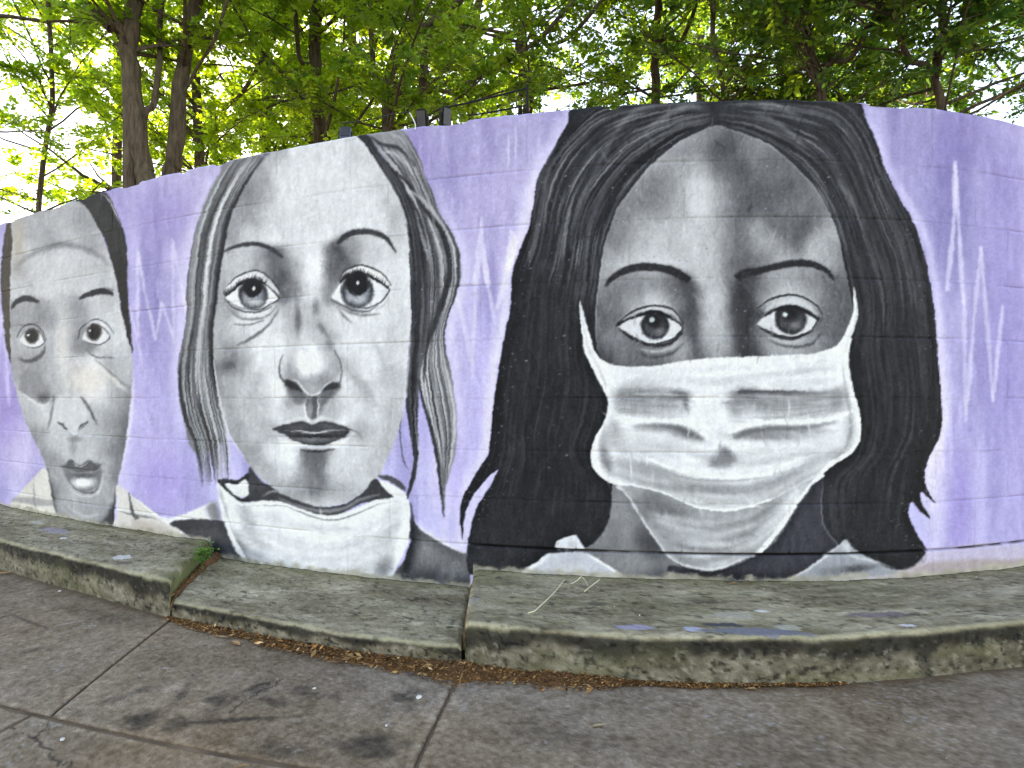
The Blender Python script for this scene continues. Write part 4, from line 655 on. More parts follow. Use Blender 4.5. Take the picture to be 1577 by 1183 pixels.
for r in range(len(LEV) - 1):
    hi, lo = CAMZ + LEV[r], CAMZ + LEV[r + 1]
    off = 4.927 if r % 2 == 1 else 4.927 - BL / 2
    k0 = int(math.floor((S0 - off) / BL)); k1 = int(math.ceil((S1 - off) / BL))
    for k in range(k0, k1):
        jit = lambda q: (rng2.rand() - .5) * .03
        a = off + k * BL; b = a + BL
        rng2 = np.random.RandomState((r * 131 + k * 7) % 99991); rng3 = np.random.RandomState((r * 131 + (k + 1) * 7) % 99991)
        a += (rng2.rand() - .5) * .024; b += (rng3.rand() - .5) * .024
        a = max(a, S0); b = min(b, S1)
        if b - a < .05: continue
        mx, my = plan((a + b) / 2)
        px = HPX + FPX * mx / my
        inview = -70 < px < 1650 and my > 1 and -1 < (a + b) / 2 < 7.4
        step = (my / 617.0) * .98 if inview else .05
        tt = np.interp((a + b) / 2, _S, _T); fore = abs((mx * math.sin(tt) - my * math.cos(tt))) / math.hypot(mx, my)
        A = axis(a, b, step / max(.45, fore)); Z = axis(lo, hi, step)
        Sg, Zg = np.meshgrid(A, Z, indexing='ij')
        e = np.minimum(np.minimum(Sg - a, b - Sg), np.minimum(Zg - lo, hi - Zg))
        rr = ((rng.rand() - .5) * .003, (rng.rand() - .5) * .005, (rng.rand() - .5) * .006, (a + b) / 2, (lo + hi) / 2)
        if r == 0:
            e = np.minimum(np.minimum(Sg - a, b - Sg), Zg - lo)
        ev = np.minimum(Sg - a, b - Sg); vf = np.where(ev < e + .002, .45, 1.0); D = wall_out(Sg, Zg, e, vf, rr)
        x, y = plan(Sg, D); fx, fy = plan(Sg, 0.0); u, v = wall_px(fx, fy, Zg)
        zz = Zg.copy()
        if r == 0:      # ragged, slightly worn top edge with one broken notch
            q = sstep(hi - .03, hi, Zg); zz = zz - q * (.010 * fbm(Sg * 12, Sg * 0, 91, 4) + .030 * np.exp(-((Sg - 4.627) / .022) ** 2) + .014 * sstep(.72, .8, n2(Sg * 7, 0 * Sg, 92)))
            D = D - .012 * sstep(hi - .012, hi, Zg); x, y = plan(Sg, D)
        wu = (n2(u / 3.2, v / 3.2, 171) - .5) * 1.3 + (n2(u / 9, v / 9, 172) - .5) * 1.6; wv = (n2(u / 3.2, v / 3.2, 173) - .5) * 1.3 + (n2(u / 9, v / 9, 174) - .5) * 1.4
        C = mural_at(u + wu, v + wv); C = C + ((n2(u / 2.0, v / 2.6, 175) - .5) * 14 + (n2(u / 7, v / 16, 176) - .5) * 12)[..., None]; C = np.clip(C, 6, 250)
        # bare, dirty foot of the wall
        h = Zg - ledge_top(Sg); nb = fbm(Sg * 22, Zg * 30, 95, 4)
        m = 1 - sstep(.004, .030, h + (nb - .5) * .055); cc = np.stack([150 + 50 * n2(Sg * 30, Zg * 30, 96), 146 + 48 * n2(Sg * 30, Zg * 30, 96), 128 + 50 * n2(Sg * 30, Zg * 30, 96)], -1)
        C = C * (1 - .8 * m[..., None]) + cc * .8 * m[..., None]
        dk = np.exp(-((Zg - (CAMZ - .668)) / .004) ** 2) * sstep(3.95, 4.1, Sg) * sstep(.25, .5, n2(Sg * 16, 0 * Sg, 97)); C = C * (1 - .65 * dk[..., None])
        chip = sstep(.80, .84, fbm(Sg * 38, Zg * 38, 98, 2)) * .0; jm = (1 - sstep(.001, .007, e)) * sstep(.45, .7, n2(Sg * 6, Zg * 12, 99)); C = C * (1 - .06 * jm[..., None])  # faint shading of the block joints, painted into the wall colour
        C = lin(C) * WALL_K
        V = np.stack([x, y, zz], -1).reshape(-1, 3); nr, nc = Sg.shape; F = grid_faces(nr, nc); C = C.reshape(-1, 3)
        i = np.arange(nr * nc).reshape(nr, nc); ring = np.r_[i[:-1, 0], i[-1, :-1], i[:0:-1, -1], i[0, :0:-1]]
        Sr = Sg.reshape(-1)[ring]; bx, by = plan(np.clip(Sr, a + .002, b - .002), -.17 if r == 0 else -.09)
        B = np.stack([bx, by, np.clip(zz.reshape(-1)[ring], lo + .002, hi - (0.0 if r == 0 else .002))], -1)
        o = len(V); m_ = len(ring); r1 = o + np.arange(m_); r2 = r1 + m_
        F = np.vstack([F, np.stack([r1, r2, np.roll(r2, -1), np.roll(r1, -1)], -1)])
        V = np.vstack([V, V[ring], B]) - np.array(wl)
        add('block', mesh_np('block', V, F, np.vstack([C, C[ring], C[ring]])), wall_mat, wall)
# solid core behind the block faces
ss = np.linspace(S0 + .01, S1 - .01, 120); parts = []
prof = [(-.06, .0), (-.06, CAMZ + 1.24), (-.195, CAMZ + 1.245), (-.195, .0)]
V = np.concatenate([np.stack([*plan(ss, d), np.full(120, z)], -1) for d, z in prof]); i = np.arange(480).reshape(4, 120)
F = np.vstack([np.stack([i[k, :-1], i[k + 1, :-1], i[k + 1, 1:], i[k, 1:]], -1) for k in range(3)])
add('wall_core', mesh_np('wall_core', V - np.array(wl), F, None, False), plain('block_core', (.25, .24, .23), .9), wall)

# ---------------------------------------------------------------- the three concrete ledges
ledge_mat = painted('weathered_concrete', .9, .25, 190, .32, .7, .004, 150)
def ledge_col(s, d, z, top, f, W, moss):
    """f: 0 on the top face, 1 on the front"""
    x, y = s * 1.0, d * 1.0
    c = np.empty(s.shape + (3,)); c[:] = (142, 131, 108)
    k = fbm(x * 4, y * 14, 101, 5); c += ((k - .5) * 90)[..., None] * np.array([1, 1, .95])
    k = fbm(x * 24, y * 50, 102, 4); c += ((k - .5) * 64)[..., None]
    k = fbm(x * 90, y * 120, 103, 3); c += ((k - .5) * 56)[..., None]
    g = sstep(.46, .74, fbm(x * 3.5, y * 6, 104, 4)) * .20; g = np.maximum(g, moss * sstep(.2, .6, fbm(x * 12, y * 12, 105, 3)))
    c = c * (1 - g[..., None]) + np.stack([108 + 0 * s, 106 + 0 * s, 72 + 0 * s], -1) * g[..., None]
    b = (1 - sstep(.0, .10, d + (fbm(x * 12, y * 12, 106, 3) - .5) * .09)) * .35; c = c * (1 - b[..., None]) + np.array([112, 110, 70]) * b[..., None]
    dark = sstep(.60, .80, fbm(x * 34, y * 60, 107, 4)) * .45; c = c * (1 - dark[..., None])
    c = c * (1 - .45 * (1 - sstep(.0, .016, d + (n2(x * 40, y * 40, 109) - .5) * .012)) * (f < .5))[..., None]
    lip = np.exp(-((d - (W - .014)) / .012) ** 2) * (f < .5) * sstep(.25, .5, fbm(x * 8, 0 * x, 108, 3)); c = c * (1 - .55 * lip[..., None]) + np.array([176, 170, 138]) * .55 * lip[..., None]
    # front face: lichen, dark mould running down from the lip
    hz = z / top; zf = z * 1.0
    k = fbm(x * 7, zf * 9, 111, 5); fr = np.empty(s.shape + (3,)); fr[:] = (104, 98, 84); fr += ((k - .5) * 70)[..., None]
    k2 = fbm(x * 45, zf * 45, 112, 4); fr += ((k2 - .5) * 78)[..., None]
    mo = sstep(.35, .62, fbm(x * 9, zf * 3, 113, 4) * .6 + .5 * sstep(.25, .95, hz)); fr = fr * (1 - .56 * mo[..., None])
    bl = sstep(.58, .74, fbm(x * 60, zf * 60, 114, 4)); fr = fr * (1 - .55 * bl[..., None])
    li = sstep(.66, .74, fbm(x * 55, zf * 55, 115, 3)) * (1 - sstep(.5, .9, hz)); fr = fr * (1 - .5 * li[..., None]) + np.array([160, 156, 144]) * .5 * li[..., None]
    gr = sstep(.5, .7, fbm(x * 4, zf * 10, 116, 3)) * .25; fr = fr * (1 - gr[..., None]) + np.array([92, 94, 62]) * gr[..., None]
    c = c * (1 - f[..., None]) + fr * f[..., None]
    def spill(s0, d0, rs, rd, rgb, k, a=.9):
        r = np.sqrt(((s - s0) / rs) ** 2 + ((d - d0) / rd) ** 2) + (fbm(x * 30, y * 60, k, 4) - .5) * .9
        return c * (1 - a * ((1 - sstep(.75, .95, r)) * (f < .6))[..., None]) + np.array(rgb) * a * ((1 - sstep(.75, .95, r)) * (f < .6))[..., None]
    for q in ((4.69, .545, .065, .030, (158, 152, 178), 121, .8), (4.86, .552, .035, .022, (178, 180, 206), 122, .8), (5.05, .555, .17, .036, (112, 113, 124), 123, .9), (4.96, .50, .08, .020, (66, 66, 74), 124, .9), (5.16, .51, .05, .03, (176, 172, 160), 125, .7), (5.02, .40, .08, .04, (172, 168, 158), 126, .55), (5.13, .36, .03, .016, (220, 218, 214), 127, .8), (5.53, .50, .03, .012, (214, 210, 220), 128, .8), (5.5, .40, .12, .03, (104, 92, 104), 129, .6), (4.95, .27, .07, .03, (84, 76, 62), 130, .7),
              (1.35, .22, .16, .05, (150, 140, 156), 131, .7), (1.62, .30, .03, .018, (226, 224, 226), 132, .8), (2.30, .40, .06, .045, (208, 206, 202), 133, .85), (2.42, .46, .05, .03, (96, 84, 76), 134, .7), (1.0, .16, .08, .03, (200, 196, 190), 135, .6), (4.57, .33, .04, .035, (84, 78, 62), 136, .6), (4.12, .40, .03, .05, (150, 148, 150), 137, .5)): c = spill(*q)
    return lin(np.clip(c, 18, 235)) * K_LEDGE
def ledge(sa, sb, top, step, label, mossend=0, nosing=.016):
    nu = max(6, int((sb(.3) - sa(.3)) / step)); u = np.linspace(0, 1, nu); nt = int(.6 / step); nf = int((top + .03) / (step * .8))
    v = np.r_[np.linspace(0, 1, nt), 1 + np.linspace(0, 1, 7)[1:], 2 + np.linspace(0, 1, nf)[1:]]
    U, Vv = np.meshgrid(u, v, indexing='ij'); Sg = sa(.3) + (sb(.3) - sa(.3)) * U
    for _ in range(3):
        W = LEDGE_W(Sg) + (fbm(Sg * 6, 0 * Sg, 141, 3) - .5) * .012
        R = nosing + .006 * fbm(Sg * 25, 0 * Sg, 142, 3) + .016 * sstep(.68, .8, fbm(Sg * 13, 0 * Sg, 143, 3))
        q = np.clip(Vv - 1, 0, 1) * math.pi / 2
        D = np.where(Vv <= 1, -.03 + (W - R + .03) * Vv, W - R + R * np.sin(q) - np.clip(Vv - 2, 0, 1) * .004)
        Sg = sa(D) + (sb(D) - sa(D)) * U
    Z = np.where(Vv <= 1, top, np.where(Vv <= 2, top - R + R * np.cos(q), (top - R) * (1 - np.clip(Vv - 2, 0, 1)) - .03 * np.clip(Vv - 2, 0, 1)))
    Z = Z - .012 * np.clip(D / .6, 0, 1) * (Z / top) + (fbm(Sg * 5, D * 5, 144, 3) - .5) * .012 * (Vv < 2.5) + (fbm(Sg * 30, D * 30, 145, 3) - .5) * .006 * (Vv < 2) + (fbm(Sg * 110, D * 110, 149, 2) - .5) * .003 * (Vv < 2)
    D = D + ((fbm(Sg * 18, Z * 18, 146, 4) - .5) * .012 + (fbm(Sg * 80, Z * 80, 147, 2) - .5) * .004) * (Vv > 1.5)
    eu = np.minimum(U, 1 - U) * (sb(.3) - sa(.3)); Z = Z - .010 * (1 - sstep(0, .018, eu + (n2(D * 30, 0 * D, 148) - .5) * .012)) * (Vv < 2.2)
    x, y = plan(Sg, D); f = sstep(1.45, 1.95, Vv)
    moss = np.zeros_like(U)
    if mossend > 0: moss = (1 - sstep(.0, .16, (1 - U) * (sb(.3) - sa(.3)))) * .9
    if mossend < 0: moss = (1 - sstep(.0, .35, U * (sb(.3) - sa(.3)))) * .5 * (1 - sstep(.1, .3, D))
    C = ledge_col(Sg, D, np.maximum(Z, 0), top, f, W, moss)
    nr, nc = U.shape; V = np.stack([x, y, Z], -1).reshape(-1, 3); F = grid_faces(nr, nc); C = C.reshape(-1, 3); i = np.arange(nr * nc).reshape(nr, nc)
    for row, flip in ((0, False), (-1, True)):          # end faces
        r = i[row]; o = len(V); m = len(r); steps = 8; T = V[r]; Vs = []; Cs = []
        for k in range(1, steps + 1):
            B = T.copy(); B[:, 2] = T[:, 2] + (-.03 - T[:, 2]) * k / steps; Vs.append(B)
            kk = fbm(T[:, 0] * 30 + k, T[:, 1] * 30, 151, 3); Cs.append(lin(np.stack([84 + 50 * kk, 90 + 50 * kk, 60 + 40 * kk], -1)) * K_LEDGE)
        V = np.vstack([V] + Vs); C = np.vstack([C] + Cs); idx = np.vstack([r] + [o + k * m + np.arange(m) for k in range(steps)])
        q = np.stack([idx[:-1, :-1], idx[:-1, 1:], idx[1:, 1:], idx[1:, :-1]], -1).reshape(-1, 4); F = np.vstack([F, q if flip else q[:, ::-1]])
    px, py = plan((sa(.3) + sb(.3)) / 2, .3); L0 = np.array([px, py, 0])
    o = add('concrete_ledge', mesh_np('concrete_ledge', V - L0, F, C), ledge_mat, None, label=label, category='ledge', group='concrete ledges along the foot of the wall'); o.location = L0
    return o
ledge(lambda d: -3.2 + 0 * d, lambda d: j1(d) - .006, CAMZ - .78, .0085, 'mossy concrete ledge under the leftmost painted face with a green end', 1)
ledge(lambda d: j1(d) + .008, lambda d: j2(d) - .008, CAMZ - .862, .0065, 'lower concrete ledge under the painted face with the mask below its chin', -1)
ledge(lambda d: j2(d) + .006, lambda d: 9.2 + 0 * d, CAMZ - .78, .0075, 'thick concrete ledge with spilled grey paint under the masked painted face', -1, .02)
# ---------------------------------------------------------------- trees behind the wall
def bark(name, a, b):
    m = bpy.data.materials.new(name); nt, bs, o = nodes_of(m); N = nt.nodes.new; L = nt.links.new
    tc = N('ShaderNodeTexCoord'); mp = N('ShaderNodeMapping'); mp.inputs['Scale'].default_value = (14, 14, 2.5); L(tc.outputs['Object'], mp.inputs['Vector'])
    nz = N('ShaderNodeTexNoise'); nz.inputs['Scale'].default_value = 2.2; nz.inputs['Detail'].default_value = 7; nz.inputs['Roughness'].default_value = .7; L(mp.outputs['Vector'], nz.inputs['Vector'])
    rp = N('ShaderNodeValToRGB'); rp.color_ramp.elements[0].position = .34; rp.color_ramp.elements[1].position = .68
    rp.color_ramp.elements[0].color = (*a, 1); rp.color_ramp.elements[1].color = (*b, 1); L(nz.outputs['Fac'], rp.inputs['Fac']); L(rp.outputs['Color'], bs.inputs['Base Color'])
    bp = N('ShaderNodeBump'); bp.inputs['Strength'].default_value = .8; bp.inputs['Distance'].default_value = .02; L(nz.outputs['Fac'], bp.inputs['Height']); L(bp.outputs['Normal'], bs.inputs['Normal'])
    bs.inputs['Roughness'].default_value = .9; bs.inputs['Specular IOR Level'].default_value = .2
    return m
bark_mat = bark('bark', (.035, .027, .020), (.13, .10, .072))
def leafmat():
    m = bpy.data.materials.new('leaf'); nt, b, o = nodes_of(m); N = nt.nodes.new; L = nt.links.new
    at = N('ShaderNodeAttribute'); at.attribute_name = 'paint'
    tr_ = N('ShaderNodeBsdfTranslucent'); mx = N('ShaderNodeMixShader'); mx.inputs[0].default_value = .58
    hs = N('ShaderNodeHueSaturation'); hs.inputs['Hue'].default_value = .492; hs.inputs['Saturation'].default_value = 1.1; hs.inputs['Value'].default_value = 4.8; L(at.outputs['Color'], hs.inputs['Color'])
    L(at.outputs['Color'], b.inputs['Base Color']); L(hs.outputs['Color'], tr_.inputs['Color']); b.inputs['Roughness'].default_value = .5; b.inputs['Specular IOR Level'].default_value = .35
    L(b.outputs[0], mx.inputs[1]); L(tr_.outputs[0], mx.inputs[2]); L(mx.outputs[0], o.inputs[0])
    return m
leaf_mat = leafmat()
def wpt(px, py, Y):
    """a trunk point at image pixel px, py, Y metres deep"""
    return np.array([(px - HPX) * Y / FPX, Y, CAMZ + (VPX - py) * Y / FPX])
def bend(P0, dr, ln, n, rs, up=.15, wig=.18):
    P = [np.array(P0, float)]; d = np.array(dr, float); d /= np.linalg.norm(d)
    for k in range(n):
        d = d + rs.normal(0, wig, 3) * .5 + np.array([0, 0, up / n]); d /= np.linalg.norm(d); P.append(P[-1] + d * ln / n)
    return np.array(P)
def make_tree(label, stems, seed, hue, nl, top, leaf=.074, span=(1.0, 2.4), low=2.4, dens=1.0, name='broadleaf_tree', bias=(0, 0), shade=1.0):
    """stems: list of (points, radius at foot, radius at top); limbs leave the stems, twigs carry sprays of leaflets"""
    rs = np.random.RandomState(seed); wood = []; twig = []; SP = []
    base = np.array(stems[0][0][0]); base = np.array([base[0], base[1], 1.5])
    stemp = []
    for pts, r0, r1 in stems:
        P = np.array(pts); P = np.vstack([P[:1] + (0, 0, min(0, 1.5 - P[0, 2])), P]) if P[0, 2] > 1.6 else P
        last = P[-1] - P[-2]; last /= np.linalg.norm(last) + 1e-9
        ext = bend(P[-1], last + (0, 0, .5), max(.5, top - P[-1, 2]), 6, rs, .3, .12)[1:]; P = np.vstack([P, ext])
        Q = spl(P, False, 6); Q = Q + np.stack([n2(np.arange(len(Q)) * .4, 0 * Q[:, 0], seed) - .5, n2(np.arange(len(Q)) * .4, 0 * Q[:, 0], seed + 5) - .5, 0 * Q[:, 0]], -1) * r0 * .5
        t = np.linspace(0, 1, len(Q)); R = r0 + (r1 - r0) * t ** .8; R = R * (1 + .10 * (n2(t * 14, 0 * t, seed + 2) - .5)); R[-4:] *= np.linspace(.9, .3, 4)
        wood.append(tube(Q, R, 12)); stemp.append((Q, R))
    for k in range(nl):
        Q, R = stemp[rs.randint(len(stemp))]; zs = Q[:, 2]
        zt = low + (top - low) * rs.rand() ** 1.15; i = int(np.clip(np.searchsorted(zs, zt), 1, len(Q) - 2))
        a = rs.uniform(0, 2 * math.pi); el = rs.uniform(.0, .85); d = np.array([math.cos(a) * math.cos(el) + bias[0], math.sin(a) * math.cos(el) + bias[1], math.sin(el)])
        ln = rs.uniform(*span) * (1.0 - .35 * max(0, (zt - low) / (top - low + .01)) ** 2)
        B = bend(Q[i], d, ln, 7, rs, .10); rb = min(R[i] * .45, .007 + .010 * ln); wood.append(tube(B, np.linspace(rb, .005, len(B)), 6))
        for j in range(int(7 * dens)):
            q = rs.uniform(.25, 1.0); ii = min(len(B) - 2, int(q * (len(B) - 1))); bd = B[ii + 1] - B[ii]; bd /= np.linalg.norm(bd)
            sd = bd * .6 + rs.normal(0, .6, 3) * (1, 1, .55); sl_ = rs.uniform(.3, .85)
            T = bend(B[ii], sd, sl_, 4, rs, -.10); twig.append(tube(T, np.linspace(.006, .002, len(T)), 4, False))
            for s in range(7):
                z = rs.uniform(.15, 1.0) * (len(T) - 1); a_ = int(min(z, len(T) - 2)); p0 = T[a_] + (T[a_ + 1] - T[a_]) * (z - a_)
                SP.append((p0, rs.normal(0, 1, 3) * (1, 1, .45) + (T[-1] - T[0]) / sl_ * .8))
    p0 = np.array([s[0] for s in SP]); dr = np.array([s[1] for s in SP]); dr /= np.linalg.norm(dr, axis=1)[:, None]; n = len(p0); m = 11
    up = np.array([0, 0, 1.0]) + rs.normal(0, .35, (n, 3)); sd = np.cross(dr, up); sd /= np.linalg.norm(sd, axis=1)[:, None]; nrm = np.cross(sd, dr)
    k = np.arange(m); along = (k // 2 + 1) * .030; side = np.where(k % 2 == 0, 1., -1.); side[-1] = 0
    rl = rs.uniform(.8, 1.35, (n, 1))
    c = p0[:, None, :] + dr[:, None, :] * (along[None, :] * rl)[..., None] + np.array([0, 0, -1.0]) * (along[None, :, None] ** 2) * 1.0
    ax = dr[:, None, :] * np.where(side == 0, 1, .55)[None, :, None] + sd[:, None, :] * side[None, :, None] + rs.normal(0, .22, (n, m, 3)) + np.array([0, 0, -.15])
    ax /= np.linalg.norm(ax, axis=2)[..., None]; nv = nrm[:, None, :] + rs.normal(0, .38, (n, m, 3)); wv = np.cross(ax, nv); wv /= np.linalg.norm(wv, axis=2)[..., None]
    L_ = leaf * rs.uniform(.75, 1.2, (n, m, 1)) * rs.uniform(.55, 1.3, (n, 1, 1)); Wd = L_ * .28
    V = np.stack([c, c + ax * L_ * .5 + wv * Wd, c + ax * L_, c + ax * L_ * .5 - wv * Wd], 2).reshape(-1, 3)
    F = np.arange(len(V)).reshape(-1, 4)
    tone = rs.uniform(.75, 1.3, (n, 1)) * rs.uniform(.85, 1.15, (n, m)); mixy = np.clip(rs.rand(n, 1) * .8 + rs.rand(n, m) * .4 - .3 + hue, 0, 1)
    C = (np.array([.026, .070, .016])[None, None] * (1 - mixy[..., None]) + np.array([.086, .132, .018])[None, None] * mixy[..., None]) * tone[..., None] * shade
    C = np.repeat(C.reshape(-1, 3), 4, 0)
    root = empty(name, base, label=label, category='tree', group='trees behind the painted wall')
    v, f = merge(wood); add('trunk', mesh_np('trunk', v - base, f), bark_mat, root)
    v, f = merge(twig); add('twigs', mesh_np('twigs', v - base, f), bark_mat, root, kind='stuff')
    add('crown', mesh_np('crown', V - base, F, C, False), leaf_mat, root, kind='stuff')
    return root
W_ = wpt
make_tree('tall forked tree with a bare grey trunk behind the leftmost gap in the mural', [([W_(228, 300, 6.2), W_(219, 255, 6.2), W_(213, 199, 6.2), W_(204, 124, 6.2), W_(197, 78, 6.2), W_(204, 30, 6.2), W_(209, -40, 6.2)], .102, .06), ([W_(198, 82, 6.2), W_(170, 42, 6.2), W_(131, -2, 6.15), W_(100, -50, 6.1)], .07, .04), ([W_(220, 210, 6.2), W_(236, 160, 6.3), W_(245, 106, 6.4), W_(248, 20, 6.5)], .035, .02)], 11, .50, 32, 8.5, low=4.2, span=(.9, 2.2))
make_tree('leaning bare-trunked tree just right of the forked tree', [([W_(263, 290, 6.6), W_(267, 250, 6.6), W_(273, 195, 6.6), W_(280, 106, 6.6), W_(294, 46, 6.6), W_(303, -10, 6.6)], .088, .055), ([W_(276, 160, 6.6), W_(262, 205, 6.7)][::-1] + [W_(300, 110, 6.5), W_(330, 60, 6.3)], .02, .012)], 12, .5, 32, 9, low=4.4, span=(.9, 2.2))
make_tree('slender tree between the leaning tree and the second painted forehead', [([W_(308, 280, 8.4), W_(306, 202, 8.4), W_(300, 89, 8.4), W_(296, -20, 8.4)], .07, .045), ([W_(307, 230, 8.4), W_(345, 170, 8.2), W_(375, 140, 8.0)], .03, .015)], 13, .65, 40, 9.5, low=3.4)
make_tree('straight tree rising behind the parting of the second painted face', [([W_(493, 240, 7.8), W_(490, 142, 7.8), W_(486, 71, 7.8), W_(484, -20, 7.8)], .085, .055), ([W_(490, 150, 7.8), W_(462, 90, 7.6), W_(455, 10, 7.4)], .03, .02)], 14, .6, 42, 9.5, low=3.3)
make_tree('multi-stemmed tree with an arching limb above the second painted face', [([W_(596, 230, 7.2), W_(594, 142, 7.2), W_(604, 95, 7.1), W_(622, 64, 7.0), W_(675, 28, 6.8), W_(707, 0, 6.6)], .055, .035), ([W_(598, 200, 7.2), W_(622, 140, 7.3), W_(633, 71, 7.4), W_(636, -20, 7.5)], .045, .03), ([W_(650, 220, 7.4), W_(651, 160, 7.4), W_(654, 89, 7.4), W_(679, 21, 7.4), W_(690, -30, 7.4)], .06, .035), ([W_(596, 200, 7.2), W_(576, 110, 7.2), W_(570, 10, 7.2)], .035, .02), ([W_(648, 175, 7.4), W_(700, 140, 7.2), W_(770, 100, 7.0), W_(830, 60, 6.8)], .03, .014)], 15, .35, 46, 9, low=3.2, dens=1.0, shade=0.85)
make_tree('tree with a crooked trunk above the lavender gap left of the black hair', [([W_(812, 200, 7.6), W_(812, 160, 7.6), W_(806, 110, 7.6), W_(800, 71, 7.6), W_(807, 35, 7.6), W_(795, -20, 7.6)], .06, .04), ([W_(804, 95, 7.6), W_(850, 70, 7.4), W_(885, 50, 7.2)], .028, .014)], 16, .35, 34, 9.5, low=3.8, span=(.9, 2.0), shade=0.85)
make_tree('tree with a slim upright trunk behind the top of the black hair', [([W_(1009, 190, 8.0), W_(1009, 120, 8.0), W_(1009, 71, 8.0), W_(1013, 18, 8.0), W_(1010, -30, 8.0)], .06, .04), ([W_(1010, 100, 8.0), W_(1050, 60, 7.8), W_(1070, 10, 7.6)], .03, .02)], 17, .2, 40, 9.5, low=4.2, shade=0.85)
make_tree('dark leafy tree above the forehead of the masked painted face', [([W_(1120, 190, 7.0), W_(1112, 130, 7.0), W_(1098, 60, 7.0), W_(1100, -20, 7.0)], .032, .02), ([W_(1118, 160, 7.0), W_(1150, 100, 6.8), W_(1190, 60, 6.6)], .03, .015)], 18, .1, 52, 8.5, low=4.0, shade=0.7)
make_tree('dense dark tree above the right side of the black painted hair', [([W_(1270, 190, 6.4), W_(1258, 120, 6.4), W_(1245, 60, 6.4), W_(1240, -20, 6.4)], .038, .025), ([W_(1262, 140, 6.4), W_(1310, 90, 6.2), W_(1340, 40, 6.0)], .03, .02)], 19, .05, 70, 8.0, low=3.7, shade=0.62)
make_tree('dense dark tree behind the far right end of the wall', [([W_(1450, 190, 6.2), W_(1440, 120, 6.2), W_(1450, 40, 6.2), W_(1455, -20, 6.2)], .042, .028), ([W_(1446, 150, 6.2), W_(1400, 90, 6.0), W_(1380, 40, 5.8)], .03, .02)], 20, .0, 70, 8.0, low=3.5, shade=0.6)
make_tree('bushy tree with low sprays over the leftmost painted head', [([W_(60, 330, 9.0), W_(66, 250, 9.0), W_(80, 150, 9.0), W_(76, 40, 9.0)], .038, .025)], 21, .6, 30, 8.5, low=3.2, span=(1.0, 2.6))
make_tree('tree overhanging the upper left corner from beyond the wall end', [([W_(-150, 330, 6.6), W_(-140, 240, 6.6), W_(-110, 120, 6.5), W_(-80, 0, 6.4)], .09, .06)], 22, .5, 22, 7.5, low=3.0, span=(1.0, 2.4))
make_tree('pale green tree far behind the second painted face', [([W_(410, 240, 12.5), W_(412, 150, 12.5), W_(405, 40, 12.5)], .11, .06)], 23, .85, 80, 13, leaf=.100, low=4.5, span=(1.6, 3.4))
make_tree('sunlit tree far behind the straight trunk', [([W_(540, 240, 13.5), W_(545, 150, 13.5), W_(540, 40, 13.5)], .11, .06)], 24, .75, 76, 13, leaf=.100, low=5, span=(1.6, 3.4))
make_tree('green tree far behind the lavender gap beside the second face', [([W_(730, 220, 12.5), W_(724, 120, 12.5), W_(735, 20, 12.5)], .10, .06)], 25, .45, 76, 12.5, leaf=.100, low=5, span=(1.6, 3.2))
make_tree('green tree far behind the parting of the black hair', [([W_(1080, 200, 13.0), W_(1075, 100, 13.0), W_(1085, 0, 13.0)], .10, .06)], 26, .3, 46, 13, leaf=.100, low=5.5, span=(1.6, 3.2), shade=0.8)
make_tree('dark green tree far behind the right end of the wall', [([W_(1350, 200, 11.0), W_(1345, 100, 11.0), W_(1355, 0, 11.0)], .10, .06)], 27, .1, 84, 12, leaf=.100, low=4.8, span=(1.6, 3.2), shade=0.6)
make_tree('yellow green tree far behind the forked trunk', [([W_(180, 260, 12.5), W_(186, 160, 12.5), W_(180, 40, 12.5)], .10, .06)], 28, .8, 30, 12.5, leaf=.100, low=4.5, span=(1.6, 3.2))

# ---------------------------------------------------------------- lamps and metalwork along the top of the wall
black = plain('black_metal', (.009, .009, .010), .7, .0, .2)
slate = plain('grey_blue_metal', (.10, .105, .16), .6, .0, .4)
glassm = plain('lamp_glass', (.03, .032, .04), .3, 0, .3)
cable_m = plain('cable_rubber', (.02, .02, .02), .6)
TOP = CAMZ + 1.28
def joined(name, boxes, mat, parent, cyl=()):
    import bmesh
    bm = bmesh.new()
    for (sx, sy, sz), loc, rot, bev in boxes:
        me = boxm(sx, sy, sz, bev, Matrix.Translation(loc) @ Matrix.Rotation(rot[0], 4, 'X') @ Matrix.Rotation(rot[1], 4, 'Y') @ Matrix.Rotation(rot[2], 4, 'Z')); bm.from_mesh(me); bpy.data.meshes.remove(me)
    me = bpy.data.meshes.new(name); bm.to_mesh(me); bm.free()
    return add(name, me, mat, parent)
def tubeobj(name, P, R, mat, parent=None, n=8, **kw):
    v, f = tube(P, R, n); return add(name, mesh_np(name, v, f), mat, parent, **kw)
def s_at(px): u = HPX + FPX * _X / _Y; k = (_S > -1) & (_S < 7.4); return _S[k][np.argmin(np.abs(u[k] - px))]
